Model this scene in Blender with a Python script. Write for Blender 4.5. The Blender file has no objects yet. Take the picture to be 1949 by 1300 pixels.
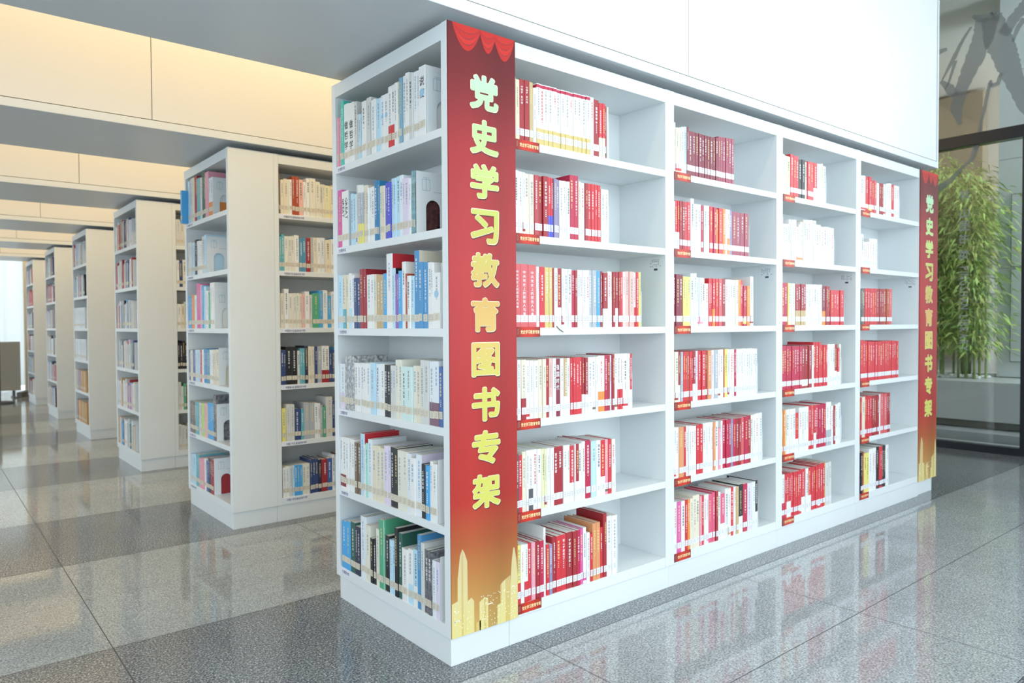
import bpy, math, random
from mathutils import Matrix, Vector

# ------------------------------------------------------------------ camera, world, lights, exposure
SC = bpy.context.scene
COL = SC.collection
PI = math.pi
YAW, PITCH, ROLL = 0.8828, 0.0227, -0.0055
CAM_AT = Vector((-1.3992, -2.0416, 1.1748))
FOCAL_PX = 1384.88
fw = Vector((math.cos(YAW) * math.cos(PITCH), math.sin(YAW) * math.cos(PITCH), -math.sin(PITCH)))
rt0 = Vector((math.sin(YAW), -math.cos(YAW), 0))
up0 = rt0.cross(fw)
rt = math.cos(ROLL) * rt0 + math.sin(ROLL) * up0
up = -math.sin(ROLL) * rt0 + math.cos(ROLL) * up0
cam_data = bpy.data.cameras.new('camera')
cam_data.sensor_width = 36
cam_data.lens = 36 * FOCAL_PX / 1949
cam_data.clip_start = 0.05
cam_data.clip_end = 100
cam_data.dof.use_dof = True
cam_data.dof.focus_distance = 2.75
cam_data.dof.aperture_fstop = 3.4
cam = bpy.data.objects.new('camera', cam_data)
COL.objects.link(cam)
cam.matrix_world = Matrix(((rt.x, up.x, -fw.x, CAM_AT.x), (rt.y, up.y, -fw.y, CAM_AT.y), (rt.z, up.z, -fw.z, CAM_AT.z), (0, 0, 0, 1)))
SC.camera = cam

SC.view_settings.view_transform = 'Standard'
SC.view_settings.look = 'None'
SC.view_settings.gamma = 1
SC.view_settings.use_curve_mapping = False
SC.view_settings.exposure = 0.6

world = bpy.data.worlds.new('daylight')
SC.world = world
world.use_nodes = True
wbg = world.node_tree.nodes['Background']
wbg.inputs['Color'].default_value = (0.79, 0.92, 1.0, 1)
wbg.inputs['Strength'].default_value = 1.55


def area(name, loc, rot, sx, sy, power, color):
    l = bpy.data.lights.new(name, 'AREA')
    l.shape = 'RECTANGLE'
    l.size, l.size_y, l.energy, l.color = sx, sy, power, color
    o = bpy.data.objects.new(name, l)
    o.location, o.rotation_euler = loc, rot
    COL.objects.link(o)
    return o


# the long window wall behind the photographer
area('window_daylight', (1.5, -5.2, 1.9), (PI / 2, 0, 0), 9.0, 2.8, 42, (0.84, 0.94, 1.0))
# warm strip lamps on the back of every bulkhead, washing the next bulkhead's face
WARM = (1.0, 0.75, 0.42)
for k in range(6):
    area('wall_wash_lamp', (0.9, 2.202 * k + 0.90, 3.75), (PI / 2, 0, 0), 6.2, 0.10, 76, WARM)
area('aisle_strip_lamp', (-0.4, -0.9, 4.22), (0, 0, 0), 2.2, 0.12, 12, WARM)
# added fill lamp that brightens the courtyard outside the glass wall
area('courtyard_fill_lamp', (8.8, -3.8, 3.0), (PI / 2, 0, 0), 4.5, 3.2, 400, (0.92, 0.97, 1.0))


# ------------------------------------------------------------------ materials
MATS = {}


def nodes_of(m):
    m.use_nodes = True
    nt = m.node_tree
    return nt, nt.nodes['Principled BSDF']


def mat(name, rgb, rough=0.5, metal=0.0, spec=0.5, noise=0.0, scale=40):
    if name in MATS:
        return MATS[name]
    m = bpy.data.materials.new(name)
    nt, b = nodes_of(m)
    b.inputs['Roughness'].default_value = rough
    b.inputs['Metallic'].default_value = metal
    b.inputs['Specular IOR Level'].default_value = spec
    b.inputs['Base Color'].default_value = (*rgb, 1)
    if noise:
        tc = nt.nodes.new('ShaderNodeTexCoord')
        n = nt.nodes.new('ShaderNodeTexNoise')
        n.inputs['Scale'].default_value = scale
        n.inputs['Detail'].default_value = 4
        r = nt.nodes.new('ShaderNodeValToRGB')
        r.color_ramp.elements[0].position = 0.3
        r.color_ramp.elements[1].position = 0.7
        r.color_ramp.elements[0].color = (*[max(0, c * (1 - noise)) for c in rgb], 1)
        r.color_ramp.elements[1].color = (*[min(1, c * (1 + noise * 0.5)) for c in rgb], 1)
        nt.links.new(tc.outputs['Object'], n.inputs['Vector'])
        nt.links.new(n.outputs['Fac'], r.inputs['Fac'])
        nt.links.new(r.outputs['Color'], b.inputs['Base Color'])
    MATS[name] = m
    return m


def ramp_mat(name, stops, axis=2, lo=0.0, hi=1.0, rough=0.4, cross=None, spec=0.3):
    """printed colour run along one object axis; cross = second run multiplied over another axis"""
    if name in MATS:
        return MATS[name]
    m = bpy.data.materials.new(name)
    nt, b = nodes_of(m)
    b.inputs['Roughness'].default_value = rough
    b.inputs['Specular IOR Level'].default_value = spec
    tc = nt.nodes.new('ShaderNodeTexCoord')
    sp = nt.nodes.new('ShaderNodeSeparateXYZ')
    nt.links.new(tc.outputs['Object'], sp.inputs[0])

    def run(ax, lo, hi, stops):
        mr = nt.nodes.new('ShaderNodeMapRange')
        mr.inputs['From Min'].default_value = lo
        mr.inputs['From Max'].default_value = hi
        nt.links.new(sp.outputs[ax], mr.inputs['Value'])
        r = nt.nodes.new('ShaderNodeValToRGB')
        e = r.color_ramp.elements
        while len(e) < len(stops):
            e.new(0.5)
        for el, (p, c) in zip(e, stops):
            el.position = p
            el.color = (*c, 1)
        nt.links.new(mr.outputs[0], r.inputs['Fac'])
        return r.outputs['Color']
    c = run(axis, lo, hi, stops)
    if cross:
        c2 = run(*cross)
        mx = nt.nodes.new('ShaderNodeMixRGB')
        mx.blend_type = 'MULTIPLY'
        mx.inputs[0].default_value = 1
        nt.links.new(c, mx.inputs[1])
        nt.links.new(c2, mx.inputs[2])
        c = mx.outputs[0]
    nt.links.new(c, b.inputs['Base Color'])
    MATS[name] = m
    return m


WHITE = mat('white lacquer', (0.79, 0.825, 0.835), 0.38, noise=0.02, scale=3)
PANEL = mat('white bulkhead panel', (0.80, 0.80, 0.79), 0.42, noise=0.015, scale=2)
UNDER = mat('grey soffit sheet', (0.70, 0.73, 0.75), 0.35, noise=0.03, scale=2)
LIP = mat('white metal lip', (0.77, 0.81, 0.825), 0.35)
GAP = mat('dark shadow joint', (0.12, 0.12, 0.12), 0.8)
PAGE = mat('paper page edges', (0.78, 0.76, 0.70), 0.85, noise=0.12, scale=300)
METAL_W = mat('white coated steel', (0.80, 0.83, 0.84), 0.35)
BLACK_M = mat('black coated steel', (0.03, 0.03, 0.035), 0.4)
INK = mat('dark ink', (0.06, 0.06, 0.07), 0.6)
GOLDINK = mat('gold ink', (0.85, 0.68, 0.28), 0.4)
WHITEINK = mat('white ink', (0.88, 0.88, 0.88), 0.5)
REDINK = mat('red ink', (0.62, 0.10, 0.12), 0.5)
BLUEINK = mat('blue ink', (0.20, 0.38, 0.62), 0.5)
GREYINK = mat('grey ink', (0.33, 0.34, 0.37), 0.6)
LAB_W = mat('white call number tape', (0.82, 0.82, 0.88), 0.35)
LAB_T = mat('yellowed call number tape', (0.72, 0.65, 0.52), 0.4, noise=0.12, scale=90)

PAL = {  # cover colours
    'wh': (0.86, 0.86, 0.85), 'wl': (0.78, 0.83, 0.88), 'ow': (0.68, 0.68, 0.66), 'cr': (0.80, 0.73, 0.58), 'iv': (0.80, 0.78, 0.68),
    'rd': (0.66, 0.035, 0.05), 'dr': (0.38, 0.025, 0.035), 'cm': (0.52, 0.02, 0.07), 'cd': (0.50, 0.06, 0.08), 'mr': (0.24, 0.02, 0.045),
    'm2': (0.36, 0.045, 0.09), 'ru': (0.45, 0.08, 0.04), 'co': (0.68, 0.12, 0.13), 'pk': (0.82, 0.36, 0.45), 'sp': (0.85, 0.50, 0.45),
    'mg': (0.72, 0.12, 0.38), 'pr': (0.75, 0.12, 0.22), 'bk': (0.018, 0.018, 0.022), 'gk': (0.10, 0.10, 0.11), 'nk': (0.03, 0.03, 0.07),
    'nv': (0.04, 0.07, 0.20), 'nb': (0.06, 0.14, 0.40), 'bl': (0.08, 0.40, 0.78), 'b2': (0.03, 0.22, 0.45), 'b3': (0.08, 0.30, 0.58),
    'b4': (0.10, 0.30, 0.46), 'lb': (0.52, 0.74, 0.88), 'tl': (0.14, 0.45, 0.52), 'tg': (0.25, 0.45, 0.47), 'tp': (0.22, 0.42, 0.48),
    'tq': (0.08, 0.55, 0.46), 'gn': (0.10, 0.42, 0.24), 'dg': (0.03, 0.12, 0.09), 'gy': (0.45, 0.48, 0.52), 'gv': (0.30, 0.26, 0.42),
    'ye': (0.85, 0.76, 0.22), 'yc': (0.80, 0.78, 0.50), 'or': (0.82, 0.28, 0.06), 'oa': (0.75, 0.32, 0.14), 'vi': (0.10, 0.10, 0.60),
    'vp': (0.30, 0.16, 0.50), 'li': (0.76, 0.68, 0.82), 'am': (0.58, 0.42, 0.22), 'br': (0.20, 0.14, 0.10), 'bp': (0.22, 0.11, 0.16),
    'aq': (0.66, 0.82, 0.80), 'mt': (0.40, 0.76, 0.66), 'lm': (0.50, 0.72, 0.22), 'go': (0.68, 0.54, 0.20), 'st': (0.22, 0.42, 0.55),
    'pc': (0.09, 0.022, 0.02), 'xx': (0.55, 0.56, 0.57), 'xk': (0.20, 0.20, 0.22), 'tn': (0.62, 0.36, 0.14),
}
WORDS = {
    'wh': 'white', 'wl': 'bluish white', 'ow': 'greyish white', 'cr': 'cream', 'iv': 'ivory', 'rd': 'bright red', 'dr': 'dark red', 'cm': 'crimson',
    'cd': 'brick red', 'mr': 'maroon', 'm2': 'wine red', 'ru': 'rust red', 'co': 'coral red', 'pk': 'pink', 'sp': 'salmon pink', 'mg': 'magenta',
    'pr': 'pinkish red', 'bk': 'black', 'gk': 'charcoal', 'nk': 'blue-black', 'nv': 'navy', 'nb': 'royal blue', 'bl': 'bright blue', 'b2': 'deep blue',
    'b3': 'mid blue', 'b4': 'slate blue', 'lb': 'light blue', 'tl': 'teal', 'tg': 'green', 'tp': 'mottled teal', 'gn': 'green', 'dg': 'dark green',
    'gy': 'grey', 'gv': 'grey-violet', 'ye': 'yellow', 'yc': 'pale yellow', 'or': 'orange', 'oa': 'tan orange', 'vi': 'violet blue', 'vp': 'purple',
    'li': 'lilac', 'am': 'amber', 'br': 'brown', 'bp': 'brownish purple', 'aq': 'pale aqua', 'mt': 'mint', 'lm': 'lime', 'go': 'gold',
    'st': 'steel blue', 'xx': 'grey patterned', 'xk': 'dark patterned', 'ws': 'white', 'tn': 'tan', 'tq': 'turquoise', 'pc': 'dark red picture',
}


def cov(c):
    n = 0.0
    s = 40
    if c in ('xx', 'xk', 'pc'):
        n, s = 0.75, 70
    if c == 'tp':
        n, s = 0.6, 45
    return mat('book cover ' + WORDS.get(c, c), PAL[c], 0.42, noise=n, scale=s)


# ------------------------------------------------------------------ mesh helpers
class MB:
    """collects faces with materials and links them as ONE mesh object"""

    def __init__(self):
        self.v, self.f, self.m, self.mats, self.ix = [], [], [], [], {}

    def slot(self, m):
        if m.name not in self.ix:
            self.ix[m.name] = len(self.mats)
            self.mats.append(m)
        return self.ix[m.name]

    def add(self, vs, fs, m):
        o = len(self.v)
        s = self.slot(m)
        self.v.extend(vs)
        for f in fs:
            self.f.append(tuple(i + o for i in f))
            self.m.append(s)

    def box(self, x0, y0, z0, x1, y1, z1, m):
        v = [(x0, y0, z0), (x1, y0, z0), (x1, y1, z0), (x0, y1, z0), (x0, y0, z1), (x1, y0, z1), (x1, y1, z1), (x0, y1, z1)]
        self.add(v, [(0, 3, 2, 1), (4, 5, 6, 7), (0, 1, 5, 4), (1, 2, 6, 5), (2, 3, 7, 6), (3, 0, 4, 7)], m)

    def quad_xz(self, x0, z0, x1, z1, y, m):
        """upright quad facing -Y"""
        self.add([(x0, y, z0), (x1, y, z0), (x1, y, z1), (x0, y, z1)], [(0, 1, 2, 3)], m)

    def prism_xz(self, pts, y0, y1, m):
        """outline in x/z (anticlockwise seen from -Y) given depth from y0 (front) to y1"""
        n = len(pts)
        v = [(x, y0, z) for x, z in pts] + [(x, y1, z) for x, z in pts]
        f = [tuple(range(n)), tuple(range(2 * n - 1, n - 1, -1))]
        f += [((i + 1) % n, i, i + n, (i + 1) % n + n) for i in range(n)]
        self.add(v, f, m)

    def prism_z(self, pts, z0, z1, m):
        n = len(pts)
        v = [(x, y, z0) for x, y in pts] + [(x, y, z1) for x, y in pts]
        f = [tuple(range(n - 1, -1, -1)), tuple(range(n, 2 * n))]
        f += [(i, (i + 1) % n, (i + 1) % n + n, i + n) for i in range(n)]
        self.add(v, f, m)

    def tube(self, pts, rad, m, n=6):
        rings = []
        o = len(self.v)
        vs, fs = [], []
        for i, p in enumerate(pts):
            p = Vector(p)
            a = Vector(pts[max(i - 1, 0)])
            b = Vector(pts[min(i + 1, len(pts) - 1)])
            d = (b - a).normalized()
            s = d.cross(Vector((0.3, 0.9, 0.1))).normalized()
            t = d.cross(s)
            r = rad[i] if isinstance(rad, (list, tuple)) else rad
            for k in range(n):
                q = p + (s * math.cos(2 * PI * k / n) + t * math.sin(2 * PI * k / n)) * r
                vs.append(tuple(q))
        for i in range(len(pts) - 1):
            for k in range(n):
                fs.append((i * n + k, i * n + (k + 1) % n, (i + 1) * n + (k + 1) % n, (i + 1) * n + k))
        fs.append(tuple(range(n - 1, -1, -1)))
        fs.append(tuple((len(pts) - 1) * n + k for k in range(n)))
        self.add(vs, fs, m)

    def merge(self, other, mx=None):
        o = len(self.v)
        if mx is None:
            self.v.extend(other.v)
        else:
            c, s, tx, ty, tz = mx
            self.v.extend([(c * x - s * y + tx, s * x + c * y + ty, z + tz) for x, y, z in other.v])
        remap = [self.slot(m) for m in other.mats]
        self.f.extend([tuple(i + o for i in f) for f in other.f])
        self.m.extend([remap[i] for i in other.m])

    def mesh(self, name):
        me = bpy.data.meshes.new(name)
        me.from_pydata(self.v, [], self.f)
        for m in self.mats:
            me.materials.append(m)
        me.polygons.foreach_set('material_index', self.m)
        me.update()
        return me

    def build(self, name, parent=None, bevel=0.0):
        o = bpy.data.objects.new(name, self.mesh(name))
        COL.objects.link(o)
        if parent:
            o.parent = parent
        if bevel:
            b = o.modifiers.new('edge', 'BEVEL')
            b.width, b.segments, b.limit_method = bevel, 2, 'ANGLE'
        return o


def box_obj(name, b, m, parent=None, bevel=0.0):
    q = MB()
    q.box(*b, m)
    return q.build(name, parent, bevel)


def tag(o, label, cat, group=None, kind=None):
    if label:
        o['label'] = label
    if cat:
        o['category'] = cat
    if group:
        o['group'] = group
    if kind:
        o['kind'] = kind
    return o


def thing(name, label, cat, loc=(0, 0, 0), rz=0, group=None):
    o = bpy.data.objects.new(name, None)
    o.empty_display_size = 0.1
    o.location, o.rotation_euler = loc, (0, 0, rz)
    COL.objects.link(o)
    return tag(o, label, cat, group)


def struct(o):
    o['kind'] = 'structure'
    return o


GLYPHS = {}


def glyph(text, offset=0.0, res=2):
    """outline of one line of text as (verts, faces) in text units (one character = 1 unit high)"""
    key = (text, offset, res)
    if key not in GLYPHS:
        c = bpy.data.curves.new('glyph', 'FONT')
        c.body, c.resolution_u, c.offset, c.fill_mode = text, res, offset, 'FRONT'
        o = bpy.data.objects.new('glyph', c)
        COL.objects.link(o)
        bpy.context.view_layer.update()
        me = bpy.data.meshes.new_from_object(o.evaluated_get(bpy.context.evaluated_depsgraph_get()))
        vs = [(v.co.x, v.co.y) for v in me.vertices]
        fs = [tuple(p.vertices) for p in me.polygons]
        bpy.data.objects.remove(o)
        bpy.data.curves.remove(c)
        bpy.data.meshes.remove(me)
        GLYPHS[key] = (vs, fs)
    return GLYPHS[key]


def put_text(mb, text, x, z, size, y, m, offset=0.0, res=2, width=None, mirror=False):
    """text line on an upright plane facing -Y; x, z = lower left corner; width squeezes it to fit"""
    vs, fs = glyph(text, offset, res)
    if not vs:
        return
    x0 = min(v[0] for v in vs)
    x1 = max(v[0] for v in vs)
    sx = size if width is None else width / (x1 - x0)
    if mirror:
        mb.add([(x + (x1 - a) * sx, y, z + b * size) for a, b in vs], [tuple(reversed(f)) for f in fs], m)
    else:
        mb.add([(x + (a - x0) * sx, y, z + b * size) for a, b in vs], fs, m)


def put_char(mb, ch, cx, cz, w, h, y, m, bold=0.0, res=2, mirror=False):
    """one character stretched into a w x h cell centred on cx, cz; bold = stroke growth as a share of the cell"""
    vs, fs = glyph(ch, 0.0, res)
    ax, bx = min(v[0] for v in vs), max(v[0] for v in vs)
    az, bz = min(v[1] for v in vs), max(v[1] for v in vs)
    g = -1 if mirror else 1
    k = 1 - 2 * bold
    sx, sz = w * k / (bx - ax), h * k / (bz - az)
    f2 = [tuple(reversed(f)) for f in fs] if mirror else fs
    n = 0 if bold < 0.006 else (4 if bold < 0.02 or res < 2 else 12)
    for i in range(n + 1):
        dx = dz = 0.0
        if i:
            a = 2 * PI * (i + 0.5) / n
            dx, dz = bold * w * math.cos(a), bold * h * math.sin(a)
            if n == 4:
                dx, dz = dx * 1.3, dz * 1.3
        mb.add([(cx + dx + g * (a_ - (ax + bx) / 2) * sx, y - i * 0.000004, cz + dz + (b - (az + bz) / 2) * sz) for a_, b in vs], f2, m)


# ------------------------------------------------------------------ the setting
PITCH_Y = 2.202          # distance between shelf rows
ROWS = 6


def floor_material():
    m = bpy.data.materials.new('polished granite tiles')
    nt, b = nodes_of(m)
    N, L = nt.nodes.new, nt.links.new

    def math_(op, a, b_=None, c_=None):
        n = N('ShaderNodeMath')
        n.operation = op
        for i, q in enumerate((a, b_, c_)):
            if q is None:
                continue
            if isinstance(q, (int, float)):
                n.inputs[i].default_value = q
            else:
                L(q, n.inputs[i])
        return n.outputs[0]
    tc = N('ShaderNodeTexCoord')
    sp = N('ShaderNodeSeparateXYZ')
    L(tc.outputs['Object'], sp.inputs[0])
    X, Y = sp.outputs[0], sp.outputs[1]
    # y folded into one row pitch: 0 .. 2.202 measured from the edge of a dark band
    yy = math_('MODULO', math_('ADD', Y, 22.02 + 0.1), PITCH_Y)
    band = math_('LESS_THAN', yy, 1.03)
    # joints
    def line(d, w):
        return math_('LESS_THAN', math_('ABSOLUTE', d), w)
    jy = math_('MAXIMUM', line(math_('SUBTRACT', yy, 1.03), 0.0018), line(math_('SUBTRACT', yy, 0.0025), 0.0018))
    jy = math_('MAXIMUM', jy, line(math_('SUBTRACT', yy, 1.63), 0.0018))
    xm = math_('MODULO', math_('ADD', X, 24 + 0.86), 1.2)
    jx = line(math_('SUBTRACT', xm, 0.003), 0.0018)
    joint = math_('MAXIMUM', jx, jy)
    # speckle
    v1 = N('ShaderNodeTexNoise')
    v1.inputs['Scale'].default_value = 150
    v1.inputs['Detail'].default_value = 3
    v2 = N('ShaderNodeTexVoronoi')
    v2.inputs['Scale'].default_value = 95
    v3 = N('ShaderNodeTexNoise')
    v3.inputs['Scale'].default_value = 1.7
    v3.inputs['Detail'].default_value = 3
    for v in (v1, v2, v3):
        L(tc.outputs['Object'], v.inputs['Vector'])

    def ramp(fac, stops):
        r = N('ShaderNodeValToRGB')
        e = r.color_ramp.elements
        while len(e) < len(stops):
            e.new(0.5)
        for el, (p, c) in zip(e, stops):
            el.position, el.color = p, (*c, 1)
        L(fac, r.inputs['Fac'])
        return r.outputs['Color']
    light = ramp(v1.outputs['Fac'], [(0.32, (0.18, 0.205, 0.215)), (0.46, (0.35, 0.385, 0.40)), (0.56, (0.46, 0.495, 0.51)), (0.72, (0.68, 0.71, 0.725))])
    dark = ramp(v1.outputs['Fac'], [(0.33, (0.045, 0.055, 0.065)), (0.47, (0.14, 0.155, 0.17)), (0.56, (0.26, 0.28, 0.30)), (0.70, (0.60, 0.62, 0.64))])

    def mix(f, a, c, mode='MIX'):
        n = N('ShaderNodeMixRGB')
        n.blend_type = mode
        for i, q in enumerate((f, a, c)):
            if isinstance(q, (int, float)):
                n.inputs[i].default_value = q
            elif isinstance(q, tuple):
                n.inputs[i].default_value = (*q, 1)
            else:
                L(q, n.inputs[i])
        return n.outputs[0]
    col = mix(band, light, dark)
    cell = ramp(v2.outputs['Color'], [(0.0, (0.72, 0.72, 0.72)), (1.0, (1.2, 1.2, 1.2))])
    col = mix(0.8, col, cell, 'MULTIPLY')
    cloud = ramp(v3.outputs['Fac'], [(0.3, (0.86, 0.86, 0.86)), (0.7, (1.06, 1.06, 1.06))])
    col = mix(1.0, col, cloud, 'MULTIPLY')
    col = mix(joint, col, (0.05, 0.055, 0.06))
    L(col, b.inputs['Base Color'])
    rough = math_('ADD', 0.055, math_('MULTIPLY', band, 0.07))
    rough = math_('ADD', rough, math_('MULTIPLY', joint, 0.4))
    L(rough, b.inputs['Roughness'])
    b.inputs['IOR'].default_value = 1.55
    bump = N('ShaderNodeBump')
    bump.inputs['Strength'].default_value = 0.02
    bump.inputs['Distance'].default_value = 0.002
    L(v1.outputs['Fac'], bump.inputs['Height'])
    L(bump.outputs[0], b.inputs['Normal'])
    return m


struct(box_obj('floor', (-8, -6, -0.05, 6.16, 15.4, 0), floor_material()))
struct(box_obj('ceiling', (-8, -4.5, 4.3, 6.16, 15.4, 4.4), mat('white ceiling', (0.8, 0.8, 0.79), 0.7)))

SEAMS = [-6.8, -5.2, -3.76, -2.08, -0.40, 1.28, 4.015]
for k in range(ROWS):
    y0 = PITCH_Y * k - 0.03
    y1 = y0 + 0.89
    r = bpy.data.objects.new('ceiling_bulkhead', None)
    r.location = (0, y0, 2.23)
    COL.objects.link(r)
    struct(r)
    b = MB()
    b.box(-6.8, 0, 0, 4.04, y1 - y0, 0.006, UNDER)
    b.build('soffit_panel', r)
    b = MB()
    b.box(-6.8, -0.001, 0.0005, 4.04, 0.02, 0.042, LIP)
    b.build('lip', r, bevel=0.0015)
    b = MB()
    b.box(-6.8, 0.012, 0.008, 4.02, y1 - y0 - 0.004, 2.066, GAP)
    b.build('core', r)
    for a, c in zip(SEAMS[:-1], SEAMS[1:]):
        b = MB()
        b.box(a + 0.002, 0.003, 0.047, c - 0.002, 0.0115, 2.064, PANEL)
        b.build('front_panel', r)
    b = MB()
    b.box(4.0205, -0.001, 0.0425, 4.04, y1 - y0, 2.066, LIP)
    b.build('end_trim', r)

# far end of the hall: bright sheer curtain and a beige wall
m = bpy.data.materials.new('sheer white curtain')
nt, bs = nodes_of(m)
tr = nt.nodes.new('ShaderNodeBsdfTranslucent')
tr.inputs['Color'].default_value = (0.88, 0.93, 0.95, 1)
bs.inputs['Base Color'].default_value = (0.85, 0.88, 0.89, 1)
bs.inputs['Roughness'].default_value = 0.8
mx = nt.nodes.new('ShaderNodeMixShader')
mx.inputs[0].default_value = 0.28
nt.links.new(bs.outputs[0], mx.inputs[1])
nt.links.new(tr.outputs[0], mx.inputs[2])
nt.links.new(mx.outputs[0], nt.nodes['Material Output'].inputs['Surface'])
b = MB()
pts = []
n = 400
for i in range(n + 1):
    x = -7 + 7.9 * i / n
    pts.append((x, 15.0 + 0.035 * math.sin(x * 21) + 0.015 * math.sin(x * 47 + 1)))
vs = [(x, y, 0.05) for x, y in pts] + [(x, y, 4.28) for x, y in pts]
b.add(vs, [(i, i + 1, i + n + 2, i + n + 1) for i in range(n)], m)
tag(b.build('curtain'), 'bright sheer white curtain hanging in folds at the far end of the hall', 'curtain')
BEIGE = mat('beige painted wall', (0.62, 0.56, 0.45), 0.7, noise=0.03, scale=2)
struct(box_obj('wall_back', (0.11, 13.3, 0, 6.1, 13.45, 4.29), BEIGE))

# floor stand beside the far rows
t = thing('information_stand', 'dark information stand on a round base near the far curtain', 'stand', (-0.40, 11.75, 0))
b = MB()
b.prism_z([(0.2 * math.cos(a * PI / 12), 0.2 * math.sin(a * PI / 12)) for a in range(24)], 0, 0.022, mat('dark grey steel', (0.10, 0.10, 0.11), 0.4))
b.build('base', t, 0.004)
b = MB()
b.box(-0.03, -0.03, 0.022, 0.03, 0.03, 0.98, mat('dark bronze steel', (0.11, 0.10, 0.08), 0.4))
b.build('pole', t, 0.003)
t2 = thing('display_panel', 'beige grey upright panel standing behind the dark information stand', 'display panel', (-0.32, 12.7, 0))
b = MB()
b.box(-0.5, -0.02, 0.12, 0.30, 0.02, 0.94, mat('beige grey board', (0.40, 0.38, 0.32), 0.6))
b.build('board', t2, 0.004)
for sx in (-0.4, 0.2):
    b = MB()
    b.box(sx - 0.02, -0.015, 0, sx + 0.02, 0.015, 0.119, MATS['dark grey steel'])
    b.box(sx - 0.03, -0.16, 0, sx + 0.03, -0.0151, 0.02, MATS['dark grey steel'])
    b.box(sx - 0.03, 0.0151, 0, sx + 0.03, 0.16, 0.02, MATS['dark grey steel'])
    b.build('foot', t2)
b = MB()
b.prism_z([(-0.09, 12.6), (-0.02, 12.58), (0.17, 13.05), (0.08, 13.08)], 0, 0.09, mat('dark grey rubber', (0.12, 0.13, 0.14), 0.6))
tag(b.build('floor_ramp'), 'low dark grey ramp strip lying on the floor near the far curtain', 'ramp')

# ------------------------------------------------------------------ glass wall and what stands outside it
GX = 6.10
FRAME = mat('dark anodised aluminium', (0.022, 0.026, 0.035), 0.35, metal=0.3)
m = bpy.data.materials.new('clear glass')
m.use_nodes = True
nt = m.node_tree
nt.nodes.clear()
out = nt.nodes.new('ShaderNodeOutputMaterial')
tp = nt.nodes.new('ShaderNodeBsdfTransparent')
tp.inputs['Color'].default_value = (0.90, 0.93, 0.93, 1)
gl = nt.nodes.new('ShaderNodeBsdfGlossy')
gl.inputs['Roughness'].default_value = 0.02
fr = nt.nodes.new('ShaderNodeFresnel')
fr.inputs['IOR'].default_value = 1.45
mx = nt.nodes.new('ShaderNodeMixShader')
nt.links.new(fr.outputs[0], mx.inputs[0])
nt.links.new(tp.outputs[0], mx.inputs[1])
nt.links.new(gl.outputs[0], mx.inputs[2])
nt.links.new(mx.outputs[0], out.inputs['Surface'])
GLASS = m
w = bpy.data.objects.new('window_1', None)
w.location = (GX, 0, 0)
COL.objects.link(w)
struct(w)
for nm, bx in (('bottom_rail', (-0.05, -4.5, 0.0, 0.05, 15, 0.066)), ('transom', (-0.05, -4.5, 2.785, 0.06, 15, 2.89)), ('top_rail', (-0.05, -4.5, 4.22, 0.05, 15, 4.299))):
    box_obj(nm, bx, FRAME, w, 0.002)
for y in (-3.9, -1.93, 0.0, 3.94, 7.9, 11.8):
    box_obj('mullion', (-0.055, y - 0.05, 0.0665, 0.07, y + 0.04, 2.7845), FRAME, w, 0.002)
for z0, z1 in ((0.0665, 2.7845), (2.8905, 4.2195)):
    box_obj('glass_pane', (-0.006, -4.5, z0, 0.006, 15, z1), GLASS, w)

# marks on the glass: grey brush calligraphy and reversed lettering (read from outside)
DEC = bpy.data.materials.new('grey frosted film')
nt, bs = nodes_of(DEC)
bs.inputs['Base Color'].default_value = (0.19, 0.215, 0.225, 1)
bs.inputs['Roughness'].default_value = 0.6
tpn = nt.nodes.new('ShaderNodeBsdfTransparent')
mx = nt.nodes.new('ShaderNodeMixShader')
mx.inputs[0].default_value = 0.28
nt.links.new(bs.outputs[0], mx.inputs[1])
nt.links.new(tpn.outputs[0], mx.inputs[2])
nt.links.new(mx.outputs[0], nt.nodes['Material Output'].inputs['Surface'])


DEC2 = DEC.copy()
DEC2.name = 'pale grey frosted film'
DEC2.node_tree.nodes['Principled BSDF'].inputs['Base Color'].default_value = (0.36, 0.40, 0.42, 1)


def brush(mb, path, seed):
    """a brush stroke with ragged edges: path of (y, z, width) on the inner face of the glass"""
    rnd = random.Random(seed)
    fine = []
    for (a, c) in zip(path[:-1], path[1:]):
        for i in range(8):
            f = i / 8
            fine.append(tuple(a[j] + (c[j] - a[j]) * f for j in range(3)))
    fine.append(path[-1])
    L_, R_ = [], []
    for i, (y, z, wd) in enumerate(fine):
        y2, z2, _ = fine[min(i + 1, len(fine) - 1)]
        y1_, z1_, _ = fine[max(i - 1, 0)]
        dy, dz = y2 - y1_, z2 - z1_
        d = math.hypot(dy, dz) or 1
        ny, nz = -dz / d, dy / d
        a = wd / 2 * (1 + rnd.uniform(-0.10, 0.10))
        c = wd / 2 * (1 + rnd.uniform(-0.10, 0.10))
        L_.append((-0.0085, y + ny * a, z + nz * a))
        R_.append((-0.0085, y - ny * c, z - nz * c))
    k = len(fine)
    mb.add(L_ + R_, [(i, i + 1, k + i + 1, k + i) for i in range(k - 1)], DEC)


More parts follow.
